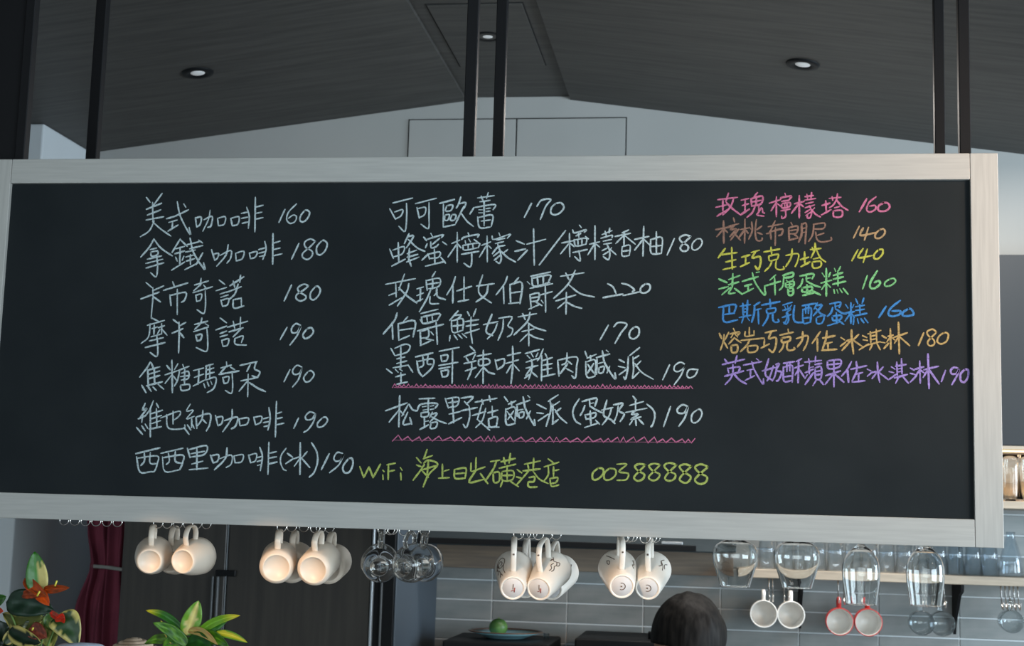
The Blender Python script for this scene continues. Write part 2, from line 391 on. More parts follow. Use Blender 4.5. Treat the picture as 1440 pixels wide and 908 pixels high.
# ================================================================== CURTAIN
YQ = YW-.03
cu = empty('curtain', (at(145, 800, YQ).x, YQ, .05), 'burgundy curtain gathered by a pale tie in the dark doorway', 'curtain')
bm = nb(); x0, x1 = at(117, 760, YQ).x, at(174, 760, YQ).x+.06; zt = 2.0; zk = at(140, 797, YQ).z; zb_ = .05
nx, nz = 90, 60; grid = []
for j in range(nz+1):
    z = zt + (zb_-zt)*j/nz; row = []
    pinch = 1 - .30*math.exp(-((z-zk)/.09)**2); swell = .04*(1/(1+math.exp((z-zk)*25)))
    for i in range(nx+1):
        u = i/nx; xc = x0*.42+x1*.58
        x = xc + ((x0+(x1-x0)*u)-xc)*(pinch+swell) + .01*math.sin(u*21+z*5)
        y = YQ + .018*math.sin(u*34+.7*math.sin(z*4)) + .008*math.sin(u*71+z*9)
        row.append(bm.verts.new((x, y, z)))
    grid.append(row)
for j in range(nz):
    for i in range(nx): bm.faces.new((grid[j][i], grid[j][i+1], grid[j+1][i+1], grid[j+1][i]))
c = link('cloth', bm, M['curtain'], cu, True); s = c.modifiers.new('s', 'SOLIDIFY'); s.thickness = .003
bm = nb(); xa_, xb_ = at(127, 797, YQ-.03).x, at(178, 800, YQ-.03).x
tube(bm, cr([V((xa_, YQ-.02, zk+.003)), V(((xa_+xb_)/2, YQ-.034, zk+.001)), V((xb_, YQ-.024, zk-.007))], 8), .004, 8, flat=(.006, .002, (0, 0, 1)))
link('tie_band', bm, M['tie'], cu, True)

# ================================================================== RACK AND BOARD
YBD = 2.70; S = 1.125
bx0, bx1 = -1.29907*S, .443372*S
bz0, bz1 = 1.55-.0160168*S, 1.55+.61832*S
fw = .04354*S
board = empty('menu_board', ((bx0+bx1)/2, YBD, bz0), 'long black chalkboard menu in a pale wood frame hanging from black posts', 'chalkboard')
Yk = YBD+.028
link('frame_rail', bevbox((bx0+fw+.0006, YBD, bz1-fw), (bx1-fw-.0006, Yk, bz1), .0012), M['frame_x'], board)
link('frame_rail', bevbox((bx0+fw+.0006, YBD, bz0), (bx1-fw-.0006, Yk, bz0+fw), .0012), M['frame_x'], board)
link('frame_stile', bevbox((bx0, YBD, bz0), (bx0+fw, Yk, bz1), .0012), M['frame_z'], board)
link('frame_stile', bevbox((bx1-fw, YBD, bz0), (bx1, Yk, bz1), .0012), M['frame_z'], board)
YCH = YBD+.009
link('chalkboard_panel', bevbox((bx0+fw-.002, YCH, bz0+fw-.002), (bx1-fw+.002, YCH+.012, bz1-fw+.002), .0005, 1), M['chalkboard'], board)

rack = empty('hanging_rack', ((bx0+bx1)/2, 2.9, bz0+.012), 'black ceiling-hung post rack that carries the menu board and cup hooks', 'rack')
YP1, YP2 = YBD+.041, YBD+.041+.32
ztop = 3.1
def zceil(x):
    if x < XS: return ZV
    if x < pa.x: return ZV + slL*(x-XS)
    if x < pb.x: return ZR+.012
    return ZR + slR*(x-pb.x)
for pxl, pxr, Y in ((25.5, 37, YP1), (123, 138, YP2), (651.5, 667.5, YP1), (693, 708, YP2), (1348.5, 1364.5, YP1), (1314, 1328.5, YP2)):
    xl, xr = at(pxl, 219, Y).x, at(pxr, 219, Y).x
    if xr-xl < .019: xl = xr-.020
    link('post', bevbox((xl, Y-.011, bz0+.02), (xr, Y+.011, min(zceil(xl), zceil(xr))-.001), .0015, 1), M['black_metal'], rack)
xg = at(965, 740, 2.8).x
ZH = bz0+.012                                # underside of the hook shelf
link('hook_shelf', bevbox((bx0+.01, Yk+.001, ZH), (xg, YP2+.012, ZH+.018), .001, 1), M['frame_x'], rack)
link('glass_shelf', bevbox((xg+.002, Yk+.001, ZH+.12), (bx1-.01, YP2+.012, ZH+.138), .001, 1), M['frame_x'], rack)
# dark board fixed outside the left front post, above the menu
xl = at(25.5, 219, YP1).x - .004
link('side_board', bevbox((xl-.5, YP1-.006, bz1+.006), (xl+.003, YP1+.006, ZV-.002), .001, 1), M['black_metal'], rack)
# hooks
RH = .0095
hk = nb(); pts = [V((RH*math.sin(a), 0, -RH*math.cos(a))) for a in [math.radians(d) for d in range(-150, 151, 15)]]
tube(hk, pts, .00115, 6); tube(hk, [V((0, 0, RH-.001)), V((0, 0, RH+.009))], .0013, 6)
hook_me = bpy.data.meshes.new('cup_hook'); bmesh.ops.recalc_face_normals(hk, faces=hk.faces); hk.to_mesh(hk_me := hook_me); hk.free(); hook_me.materials.append(M['chrome'])
for p in hook_me.polygons: p.use_smooth = True
def hook(px, Y, dz=0):
    z = ZH - .0195 + .0060 + dz
    # px refers to where the hook shows along the board's lower edge
    p = at(px, 735+.0305*px*.9, Y)
    o = bpy.data.objects.new('cup_hook', hook_me); COL.objects.link(o); o.parent = rack
    o.location = V((p.x, Y, z)) - rack.location
    return V((p.x, Y, z-RH))
HY = (2.80, 2.865, 2.93)
for grp in ((90, 105, 120, 135, 150, 165), (222, 250, 277, 235, 264, 290), (396, 410, 427, 443, 451, 463), (538, 548, 552, 568, 582, 597), (729, 739, 748, 757, 770, 782), (877, 884, 889, 907, 916, 921)):
    ys = HY+HY if grp[0] != 90 else (2.80,)*6
    for px, Y in zip(grp, ys): hook(px, Y)

# ------------------------------------------------------------------ chalk writing
A1 = (180, 270, 4.325); A2 = (180, 470, 4.126); B1 = (530, 270, 6); B2 = (760, 270, 6); B3 = (530, 380, 5.342); B4 = (760, 380, 5.342)
C1 = (490, 540, 5.333); C2 = (740, 540, 5.333); D1 = (1000, 265, 6.053); D2 = (1180, 265, 6.053); D3 = (1000, 405, 6.053); D4 = (1180, 405, 6.053)
TEXT = [
('white', [(A1, "112 32 135 62;208 8 150 88;112 105 205 68;118 140 200 108;150 62 152 178;110 170 218 150;160 175 130 235 75 272;150 180 200 225 262 268;235 162 290 145 368 108;300 58 320 150 378 258 372 215;340 72 352 92;248 185 300 170;272 180 268 225;243 238 305 200;410 155 418 212;412 158 445 152 440 195 418 212;500 110 490 165 455 238;462 168 512 148 505 205 485 215;545 160 550 205;545 160 592 150 585 195 550 205;625 160 635 205;625 160 675 150 668 195 635 205;722 92 738 150 732 220;690 130 725 122;690 160 728 152;695 190 730 182;775 32 772 242;775 92 822 80;775 130 815 122;775 165 822 155;955 105 918 185;1025 72 978 120 965 165 985 190 1015 180 1025 150 1005 140 975 160;1075 112 1050 145 1048 175 1070 180 1095 155 1105 125 1090 110 1075 112")]),
('white', [(A1, "158 285 130 335 78 395;158 285 200 340 270 388;135 350 175 340;138 365 145 390 180 380 178 358 138 365;118 408 205 388;108 434 212 408;110 462 218 430;175 390 180 450 172 515 138 490;318 285 268 368;320 290 360 330;290 345 345 330;285 375 345 358;318 335 315 440;290 395 300 420;340 390 330 415;265 475 345 425;352 322 440 300;378 280 400 370 465 470 460 430;430 292 455 310;375 345 455 325;350 365 410 352;352 395 410 380;355 420 405 405;380 380 380 440;345 472 425 432;455 370 415 440;508 350 528 415;515 380 550 372 545 400 528 415;610 320 595 385 540 450;560 385 625 355 625 400 602 432;655 375 658 418;655 372 705 360 695 405 658 418;738 370 745 405;738 372 785 362 775 395 745 405;832 300 840 350 820 410;795 350 838 338;795 372 838 362;800 392 835 385;882 252 880 438;882 312 925 298;882 350 925 340;882 388 938 375;1040 312 995 408;1140 300 1110 285 1075 305 1080 335 1120 360 1118 390 1090 410 1062 395 1065 370 1100 340 1140 300;1180 295 1150 330 1148 370 1170 382 1200 355 1212 315 1195 295 1180 295")]),
('white', [(A1, "110 550 148 582;152 580 152 640 142 758 150 765;150 600 218 570;78 650 190 608;158 638 198 668;272 545 285 580;215 598 365 552;255 625 262 690;258 628 350 610 345 655 325 670;300 590 300 745;445 525 440 570;405 565 490 540;445 560 400 600;395 612 515 575;460 565 480 590;412 625 418 665;412 628 448 620 442 655 418 665;470 600 472 680 462 738 420 715;555 535 590 562;535 600 600 580;560 620 605 605;565 640 610 625;565 655 575 695;568 658 612 648 605 685 575 695;620 570 705 515;640 540 650 580;685 505 680 550;600 610 690 575;670 560 650 620 612 655;640 655 690 645;640 655 645 705 705 692;690 645 690 690;995 565 950 662;1100 570 1070 560 1035 580 1040 605 1080 630 1078 650 1048 662 1022 645 1030 620 1065 598 1100 570;1140 575 1112 610 1110 645 1130 655 1158 630 1170 595 1155 573 1140 575")]),
('white', [(A1, "150 768 185 785;118 810 222 780;135 800 125 880 80 920;145 830 180 820;160 808 158 865;185 825 222 812;205 800 205 860;195 835 180 860;208 835 238 870;140 880 205 862;130 905 215 885;105 945 225 915;175 870 182 950 175 1000 135 975;275 775 305 798;310 790 312 850 308 978;312 815 352 792;268 858 335 830;312 850 340 885;405 805 485 785;450 765 440 800 405 835;470 800 490 812;400 848 490 820;412 870 420 905;412 872 448 865 442 898 420 905;480 830 485 900 478 968 415 945;560 765 600 795;535 838 600 815;560 860 600 845;560 880 605 868;570 900 578 938;570 902 612 892 605 930 578 938;605 822 728 785;640 785 650 830;685 760 682 820;690 830 640 880;615 850 700 825;650 890 655 925 720 930;650 890 700 875 690 915;968 822 925 898;1050 810 1020 800 995 830 1000 855 1030 850 1050 815 1030 870 985 930;1090 830 1065 865 1075 890 1105 880 1128 850 1115 825 1090 830")]),
('white', [(A2, "130 160 110 195 68 248;115 205 118 300;135 165 150 200;115 208 185 188;118 232 185 212;118 258 185 238;108 298 200 275;152 195 155 290;80 295 105 338;115 300 135 330;145 305 165 325;175 290 208 318;255 150 258 338;225 180 245 205;290 170 270 205;215 235 290 210;250 240 215 285;262 240 285 270;318 175 325 195;285 212 355 185;300 205 290 260 270 300;310 225 350 215 350 255 310 265;305 245 360 238;330 205 328 285;305 295 312 325 355 318 355 290 305 295;380 210 440 195;385 250 440 230;412 205 408 290;378 300 445 265;450 185 495 172;455 180 452 265;455 208 498 195;455 232 500 220;475 180 475 255;452 265 510 250 500 310 460 338;440 285 448 310;460 275 470 300;480 270 488 290;572 160 575 190;540 195 600 178;572 185 535 225;528 232 645 212;595 190 620 205;550 250 558 285;550 252 585 245 580 278 558 285;605 225 608 300 600 342 565 325;650 180 750 158;745 160 735 200 765 218 750 248 720 240;710 175 690 215;655 270 755 250;698 230 695 362;690 275 645 330;705 280 750 310 798 332;940 205 905 275;1010 190 980 180 955 210 965 232 995 225 1010 195 990 260 955 305;1045 215 1020 250 1030 275 1055 270 1080 235 1065 212 1045 215")]),
('white', [(A2, "100 400 85 440 110 430 65 490;60 490 105 470;85 470 80 510;50 540 85 580;80 530 100 560;100 520 115 545;148 385 125 440 98 475;130 430 130 595;135 460 200 440;135 490 195 470;135 518 190 500;122 550 195 535;165 430 168 540;165 400 178 425;190 485 295 445 300 470 270 495;262 445 262 520;225 465 228 530 255 550 325 545 330 525;362 405 340 445 380 440 340 490 385 475;370 490 370 540;325 540 355 580;345 525 365 555;370 515 385 545;395 480 400 545;395 480 475 460 475 520 455 560;435 440 430 490 405 530;430 490 455 515;508 470 522 530;512 482 548 478 545 515 522 530;605 435 600 490 550 565;560 500 635 480 625 530 600 548;645 490 650 530;645 490 698 485 690 520 650 530;730 480 740 525;730 482 775 475 770 510 740 525;818 425 825 490 812 555;785 490 820 480;785 512 820 505;790 535 818 528;862 388 855 595;862 460 892 450;860 490 895 482;858 525 905 515;990 485 962 545;1085 458 1055 450 1030 475 1038 495 1068 490 1088 460 1075 510 1045 552 1020 568;1130 482 1100 515 1105 538 1135 530 1158 500 1148 480 1130 482")]),
('white', [(A2, "45 692 185 658;50 710 70 798 135 796;55 718 170 705 170 750 155 792 135 797;95 690 95 735 75 760;130 685 128 745 165 750;190 690 320 660;200 710 215 795 300 785;205 715 318 700 315 750 300 785;235 690 240 735 222 755;275 680 275 735 310 748;345 660 360 715;355 668 455 645 445 695 362 712;365 692 445 678;400 660 400 785;370 752 435 735;355 785 465 775;478 700 495 745;480 705 525 698 520 735 495 745;575 658 565 720 502 785;530 722 600 700 600 750 570 772;615 705 622 745;615 705 668 698 660 738 622 745;700 700 712 745;700 702 745 692 740 732 712 745;765 655 780 710 768 790;750 715 775 708;750 738 775 730;752 760 770 755;818 625 812 812;818 690 862 680;816 718 862 710;815 752 865 740;918 660 890 700 885 740 900 780 918 790;925 690 955 712;915 750 960 720;1000 628 998 812;962 722 1000 712 965 765;1040 680 1010 715;1005 715 1055 772;1065 628 1095 680 1100 740 1080 800 1052 828;1168 692 1122 785;1245 690 1215 685 1195 715 1205 735 1235 728 1252 692 1225 755 1170 802;1280 720 1248 765 1255 800 1285 798 1305 755 1300 720 1280 720")]),
('white', [(B1, "135 92 302 50;108 140 158 230;150 168 218 148 205 198 162 225;250 95 252 200 238 330 185 288;325 98 502 52;338 130 358 220;345 140 410 130 402 190 358 215;440 90 440 200 435 308 372 270;530 95 655 62;562 100 560 295;590 115 640 110 625 155 580 158 590 115;575 195 612 190 600 235 572 235 575 195;635 190 668 195 655 235 620 235 635 190;560 295 660 275;708 42 690 100 670 135;690 100 750 90 735 140;735 120 700 190 665 265;712 180 760 245 815 290;850 50 990 30;880 35 895 70;940 5 925 55;870 82 955 70;820 130 785 185;825 130 995 105 980 150;905 75 905 200;860 150 890 150;860 175 890 175;920 140 960 135;920 165 955 160;850 210 868 300 955 295;855 215 975 195 965 290;905 205 905 285;880 245 960 235;1305 95 1245 212;1350 120 1390 68 1468 62 1425 120 1380 230"), (B2, "130 95 95 130 88 175 120 192 165 175 198 130 175 92 130 95")]),
('white', [(B1, "180 425 185 590;108 480 140 560;135 490 230 460 215 520 145 545;125 625 240 565;272 350 232 435;255 380 310 370 250 470;265 400 340 470 405 500;255 520 335 490;255 550 345 525;250 590 355 548;275 475 270 560 290 625;455 348 470 375;395 380 420 410;420 400 555 360 545 385;410 470 425 435;455 420 460 470 500 460 520 440;530 390 470 440;555 420 590 445;430 520 445 565;430 525 530 505 520 550 445 560;485 480 490 600;410 625 575 585;540 550 580 600;380 575 430 525;678 340 678 592;630 435 700 405;675 440 600 548;685 440 710 470;770 345 780 370;715 400 740 380 855 358 850 380;745 410 750 435;775 395 790 420;820 400 855 425;725 450 740 490 850 470;725 450 860 430 855 470;770 445 770 480;810 440 812 475;715 525 860 500;800 510 800 590 785 632 735 600;930 370 932 590;885 450 960 420;925 450 865 550;940 450 965 475;1030 345 1040 370;972 370 990 400 1125 355 1100 390;1010 405 1080 390;1000 435 1070 418;975 520 1020 465 1080 450;1020 440 1040 500 1050 560 1035 600 1005 585;1035 500 985 540;1045 530 990 575;1105 485 1060 520;1050 500 1100 550 1170 590;1175 410 1245 440;1165 500 1255 480;1190 575 1270 490;1265 440 1425 398;1322 310 1328 618"), (B2, "212 325 -10 615;245 348 248 545;180 430 280 410;240 435 170 522;255 435 285 460;330 280 345 300;272 320 290 345 385 318 370 340;300 370 340 350;320 345 325 385;380 375 405 395;285 400 300 455 385 440;285 405 385 390 385 440;315 400 318 450;350 395 350 445;275 510 395 485;325 495 335 582 290 545;460 285 460 570;415 440 500 420;455 440 400 530;470 440 500 465;520 360 605 325;545 330 555 365;585 305 580 345;510 390 600 365 605 385;530 415 600 400;535 440 600 430;560 440 585 500 575 570 530 545;570 470 520 495;580 500 530 530;600 470 585 490;585 480 640 530;745 320 690 345;630 375 760 348;705 335 705 460;700 370 635 435;715 370 800 440;690 460 690 538 750 535;690 462 755 450 750 535;690 500 750 492;872 290 865 540;795 400 915 375;865 400 795 490;875 400 935 460;978 335 978 515;930 400 935 515 1020 518;930 402 1025 385 1020 518;935 460 1020 450;1130 392 1068 532;1270 375 1220 362 1175 385 1190 420 1245 455 1240 490 1200 498 1180 470 1210 430 1270 375;1320 395 1285 430 1280 475 1305 490 1345 465 1365 425 1350 395 1320 395")]),
('white', [(B3, "65 105 290 62;142 98 145 200;90 188 150 165;92 262 205 195;208 28 185 90 165 150;240 100 225 160 155 268;165 130 225 190 300 245;300 140 350 125;300 190 350 170;328 130 325 230;290 240 345 215;440 10 415 50;370 75 378 150;370 78 470 60 465 120 380 140;380 105 465 92;420 65 418 140;405 145 375 215 320 310;450 130 455 195 515 220;430 190 455 165;400 195 402 248 465 250;590 48 570 110 525 185;572 115 570 245;600 155 712 120;655 50 655 230;610 235 690 220;795 35 765 165 860 245;835 110 820 180 745 238;748 118 882 100;980 45 960 100 895 185;950 110 955 250;1065 55 1030 95;1000 105 1005 250;1000 108 1090 95 1075 250;1010 170 1080 160;990 250 1080 240;1155 45 1305 12;1130 85 1150 105;1165 55 1180 120 1300 90;1165 60 1300 35 1290 85;1205 50 1210 105;1250 40 1250 95;1150 135 1320 100;1150 180 1160 290;1150 185 1215 170 1210 225 1160 235;1155 208 1212 200;1140 292 1225 255;1190 235 1240 265;1228 185 1318 160;1265 110 1268 315;1235 225 1250 245"), (B4, "150 45 328 18;190 20 215 70;262 0 215 95 150 165 100 210;215 110 300 175 405 200;115 230 265 185;195 165 192 330;190 235 130 285;200 240 255 270 310 285;505 100 545 125 568 175;470 205 620 178;610 98 660 110 705 145 690 160;620 190 750 160;790 100 755 130 755 165 790 168 820 145 822 110 790 100")]),
('white', [(B3, "152 320 130 380 48 478;115 390 120 518;232 348 200 385;160 400 165 525;160 402 285 380 272 500;168 450 275 435;165 525 245 490;330 325 460 292;325 370 345 400;335 350 350 400 455 375;335 352 470 325 455 375;375 345 380 390;415 338 418 382;305 455 500 405;325 455 330 565;330 460 385 445 385 500 335 510;325 565 405 530;370 515 425 525;445 390 455 555;405 460 425 485;610 305 548 375;575 340 635 335 600 370;560 375 570 465 645 450;560 380 645 365 645 450;605 375 605 455;565 420 645 410;550 490 545 530;580 485 605 520;610 480 640 510;640 475 675 505;680 310 695 340;745 290 725 345;665 385 765 370;670 420 760 405;660 475 770 440;708 350 705 450 718 548;865 330 820 455 870 490;905 400 880 460 830 515;800 408 910 385;915 360 1015 350 985 415 1020 440 1010 480 980 500;950 370 945 440 910 525;1060 350 1200 325;1095 325 1115 370;1150 315 1130 385 1030 485;1135 395 1190 430 1270 455;1090 460 1180 440;1140 400 1142 568;1135 475 1075 535;1145 480 1190 505 1250 520"), (B4, "510 412 448 522;550 425 585 392 650 405 605 470 560 548;705 425 672 460 670 500 700 515 735 490 742 445 725 425 705 425")]),
('white', [(B3, "105 585 135 640;135 585 210 555 250 570 225 615 140 640;180 575 180 735;150 665 210 650;150 700 225 680;122 732 235 712;235 710 270 765;72 740 115 772;140 745 160 765;170 740 190 755;140 800 215 780;180 770 182 845;150 855 230 838;290 650 420 620;300 680 315 760 345 798;305 685 420 665 415 730 345 798;345 645 350 710 320 730;385 640 380 700 410 705;468 608 618 578;480 640 488 685;480 642 530 635 525 675 488 685;465 715 610 690;568 600 568 700;465 740 550 725;482 755 492 800;482 757 535 750 528 792 492 800;568 695 565 850;700 570 735 605;655 650 740 615;670 655 690 685;740 630 720 670;655 700 745 680;665 755 745 730;712 690 710 750 682 820;750 645 860 625;800 600 798 850;765 670 770 715 845 700 835 665 765 670;795 730 740 805;805 730 840 765 885 778;888 670 905 745;892 680 955 665 950 715 905 745;1020 570 1022 700 1008 850;980 640 1080 618;968 700 1065 672;1010 710 975 770;1030 710 1070 755;1115 625 1220 595;1130 640 1150 660;1160 625 1175 650;1210 620 1195 650;1120 690 1215 660;1160 670 1165 720 1118 790;1120 735 1210 715;1170 730 1140 820;1165 765 1205 800;1110 810 1150 780;1250 590 1225 650 1205 680"), (B4, "10 640 8 830;35 625 50 655;10 680 90 655;10 715 90 700;10 750 85 735;10 800 110 778;52 665 55 785;130 680 140 795;130 675 270 650 272 720 262 810 235 790;200 620 195 690 160 710;205 680 235 705;205 700 150 775;190 735 245 765;335 608 350 650;350 660 420 630;375 640 378 675;340 685 350 800 410 795;340 690 412 675 410 795;355 705 400 770;400 700 355 770;420 655 520 628;465 605 485 700 560 815 560 770;495 600 510 612;425 665 422 780;435 700 470 690;440 730 478 722 470 765 440 770 440 730;520 720 500 770;590 670 630 690;585 720 635 732;590 785 660 735;745 580 670 640;660 650 655 740 640 815 625 800;695 650 700 740 690 812;740 640 700 665;755 680 715 720;710 700 760 765 848 818;695 810 740 765;970 710 918 822;1085 705 1050 690 1010 715 1005 750 1035 760 1075 735 1090 705 1055 790 1005 858;1185 745 1120 745 1100 785 1120 808 1160 790 1182 750")]),
('white', [(C1, "385 85 378 320;278 200 440 140;378 195 305 285;385 195 415 230;450 150 400 240;455 150 480 190 510 200;445 210 410 300 470 295;460 250 475 300;530 110 650 105;515 200 545 150 665 145 650 180;600 108 598 210;555 170 585 165;560 195 588 190;615 165 640 160;615 190 640 185;545 215 600 210 595 240 550 245 545 215;570 245 570 320;535 340 600 305;575 280 600 275;630 210 610 250;620 225 665 220 610 285;625 245 680 275 735 295;620 290 665 285 655 325 615 330 620 290;725 105 750 180;735 110 825 100 815 160 755 175;750 140 820 130;780 110 790 290;755 225 840 205;752 298 850 250;845 105 935 95 885 150;870 130 900 160;845 200 965 175;905 165 910 240 885 325 860 300;950 135 1115 105;1000 115 1010 150;1055 85 1065 130;1000 150 968 262;1030 180 1005 270 955 325;930 235 1030 205;965 262 1060 345;1045 215 1120 195;1078 165 1080 250;1050 260 1060 320 1110 315;1050 262 1115 245 1110 315;1040 322 1130 322;1170 95 1195 130;1200 150 1255 125;1220 130 1225 165;1180 185 1185 300 1250 295;1180 190 1250 175 1248 290;1190 205 1240 270;1240 200 1195 265;1260 155 1360 120;1310 95 1330 190 1395 310 1395 265;1345 85 1360 100;1265 165 1265 240;1275 195 1310 188;1280 215 1315 208 1310 245 1280 250 1280 215;1365 200 1335 260"), (C2, "80 150 150 185;80 215 130 220;90 275 165 225;240 80 185 115 165 130;180 130 185 190 150 315;200 150 200 300;250 130 205 160;260 180 220 210;215 190 250 245 305 292;195 300 240 265;398 110 360 170 350 220 370 275 408 300;420 130 525 105 515 165;475 120 478 170;478 145 505 140;440 160 425 200 405 235;480 165 520 190 572 215;440 230 450 265;440 232 520 215 510 250 450 262;480 200 485 300;438 325 545 290;520 270 550 300;605 120 580 230 635 265 665 295;640 180 620 240 570 305;565 195 650 175;655 155 725 145 695 200 735 225 705 280;690 160 680 230 655 290;800 90 825 120;775 160 880 130;745 212 905 180;820 120 820 195;825 195 790 225 840 225 785 265 860 245;820 255 825 310;795 275 775 305;845 265 880 300;905 150 950 190 965 240 950 300 935 320;1082 168 1030 318;1210 165 1170 155 1135 185 1140 215 1185 215 1212 170 1190 250 1145 315;1285 190 1245 225 1240 275 1265 290 1300 265 1318 220 1305 190 1285 190")]),
('yellow', [(C1, "85 618 115 700;115 700 155 620;155 620 185 700;185 700 240 600;258 645 268 655;258 680 260 715;300 605 298 715;288 605 352 592;300 655 345 645;390 625 402 645;392 665 395 718;510 550 545 590;510 605 550 620;485 720 545 640 570 600;590 490 565 560;560 560 630 535;565 592 600 570 670 600 600 680 560 770;560 640 660 610;600 580 590 680;545 640 600 700;705 600 705 700;710 655 755 640;675 705 758 700;795 640 800 705 875 705;795 640 880 630 875 705;800 672 875 665;958 550 955 640;920 590 918 650;925 655 1025 620;960 640 905 735 1010 715;990 670 1045 745;1065 580 1135 570;1110 580 1085 640 1030 720;1085 665 1092 735 1130 725 1130 660 1085 665;1145 582 1250 557;1165 550 1175 600;1215 520 1205 590;1130 630 1255 600;1150 655 1155 720 1230 715 1235 650 1150 655;1190 610 1190 715;1155 685 1230 682;1155 730 1140 770;1210 725 1275 768;1265 640 1300 665;1260 695 1300 705;1265 750 1310 700;1320 600 1440 575;1345 600 1352 640;1390 555 1385 640;1310 650 1438 635;1360 640 1310 700;1383 650 1433 712 1498 745;1355 700 1395 695 1390 730 1350 735 1355 770 1415 770"), (C2, "165 560 205 590;135 620 245 585;165 610 165 680 130 730;205 620 205 690;208 650 245 640;178 710 190 765 245 755;178 708 235 700 225 735 190 745;540 628 500 665 500 712 535 712 575 675 575 635 540 628;625 630 588 665 588 712 630 715 670 680 668 640 625 630;680 600 755 600 695 655 765 670 750 715 680 720;895 605 850 598 815 615 840 650 885 675 875 710 835 725 808 700 840 660 895 605;1005 605 960 595 920 612 950 650 1000 675 985 710 950 722 918 700 950 660 1005 605;1128 605 1075 590 1035 610 1065 650 1118 675 1108 712 1070 725 1040 705 1070 660 1128 605;1240 615 1190 600 1150 618 1180 658 1232 690 1222 725 1190 740 1150 715 1180 670 1240 615;1365 620 1310 600 1265 622 1300 665 1355 695 1345 735 1300 748 1265 718 1300 675 1365 620")]),
('pink', [(D1, "55 95 225 75;100 95 100 190;40 160 130 140;50 235 150 175;148 40 125 110;190 90 165 155 100 225;130 120 180 170 245 220;255 100 320 85;265 145 320 130;290 95 288 200;250 225 325 175;395 35 365 70;340 85 345 150;340 88 435 65 425 130 345 150;345 115 425 100;385 78 383 145;375 150 350 205 305 245;405 140 405 200 390 225 450 235;400 205 430 165 440 200 455 210;555 70 555 240;495 125 590 95;550 125 510 190;565 130 590 150;628 40 635 60;590 85 610 75 680 65 665 95;600 110 660 100;600 130 670 120 665 155 605 165 600 130;625 125 628 160;645 122 648 158;595 190 670 175;632 180 635 235 605 255 600 235;750 60 750 250;710 130 790 110;745 130 685 210;755 130 785 155;800 70 870 60;815 50 820 85;855 35 850 80;795 100 890 85;805 130 870 115;800 165 880 140;835 145 855 190 845 245 820 250 820 225;840 180 800 205;850 200 805 230;880 165 860 185;855 180 890 220 930 242;945 145 1010 125;975 105 980 200;940 225 1020 180;1005 85 1105 75;1030 70 1035 100;1075 45 1070 95;1070 90 1040 140 1005 165;1065 95 1110 150 1165 185;1050 165 1090 155;1040 190 1045 240 1110 238 1112 188 1040 190"), (D2, "235 88 172 198;315 70 255 120 235 180 265 200 310 175 305 145 260 150;380 120 335 150 340 190 395 190 430 160 415 125 370 120")]),
('brown', [(D1, "105 275 108 465;40 350 170 325;105 345 48 410;112 345 140 375;190 250 200 285;150 320 235 300;205 305 165 350 215 345 160 410;235 345 165 440;200 385 250 440;288 260 285 465;245 350 320 335;285 350 235 420;290 350 315 380;345 285 350 360 320 430;385 265 375 370 390 440 430 440 435 420;325 330 345 350;430 320 390 350;325 410 345 385;395 375 435 390;485 325 610 300;545 275 500 370 470 385;505 365 510 430;505 368 605 345 600 390 575 400;548 330 545 485;680 290 690 310;660 335 665 440;660 335 735 320 725 380 665 385;665 360 725 350;660 440 740 420;700 385 735 410;770 300 770 390 745 455;770 305 810 300 805 400 800 470;775 340 805 335;775 375 805 370;870 305 965 295 955 340 875 345;875 305 865 390 830 450;960 380 900 400;890 370 900 430 940 455 1020 440 1020 415")]),
('tan', [(D2, "172 320 122 422;205 335 180 385 200 400 310 375;250 330 215 440;345 350 310 385 310 420 350 420 390 380 380 345 345 350")]),
('lemon', [(D1, "120 510 60 590;75 565 220 545;175 500 180 685;125 625 210 605;100 690 210 665;260 585 330 565;295 580 292 650;250 665 325 630;340 545 410 525;380 535 350 590 415 580 420 640 400 690 375 660;510 500 515 555;450 540 585 515;490 575 500 615 565 600;490 575 570 560 565 600;520 610 500 660 455 705;555 610 550 670 575 690 620 685 615 665;635 570 740 555 735 620 715 665;690 515 680 590 635 665;760 605 830 585;795 540 798 650;765 665 840 625;845 520 935 510;860 500 868 530;885 465 885 520;890 510 850 590;895 520 930 590 975 625;870 600 915 590;860 625 870 675 930 665 930 620 860 625"), (D2, "160 520 108 615;205 510 165 570 175 590 280 570;240 515 205 630;335 520 300 560 300 595 335 595 370 555 370 520 335 520")]),
('green', [(D1, "65 770 135 800;65 855 145 835;90 905 165 840;150 775 245 740;185 725 180 840;148 820 235 795;178 840 150 892 205 888;200 850 265 900;265 790 400 750;350 715 375 800 450 905 465 880;385 715 410 710;285 830 345 815;315 820 315 870;270 895 360 850;550 735 500 780;455 830 590 790;540 760 545 905;455 830 460 900;610 740 695 715 690 750 620 760;620 735 610 830 580 865;640 780 655 795;700 770 685 790;635 800 700 790 700 830 640 840 635 800;668 795 668 835;640 820 700 812;655 850 660 905 695 900 695 848 655 850;658 875 695 872;755 745 870 725 860 770;810 740 812 790;812 765 845 760;780 770 765 820 735 850;815 790 870 820 930 840;775 845 780 880 850 870 855 835 775 845;815 820 818 900;780 910 880 885;860 870 930 905;980 680 980 915;945 720 965 750;1015 715 1000 750;935 805 1025 780;975 810 940 860;985 810 1015 840;1050 680 1060 705;1100 665 1085 700;1040 740 1120 715;1040 772 1125 752;1035 815 1145 790;1078 700 1080 830;1045 860 1050 890;1070 860 1080 890;1095 855 1115 885;1125 850 1165 900"), (D2, "240 740 200 855;325 700 270 790 265 840 300 850 345 815 340 785 300 800;430 770 390 800 395 830 440 825 480 790 465 765 430 770")]),
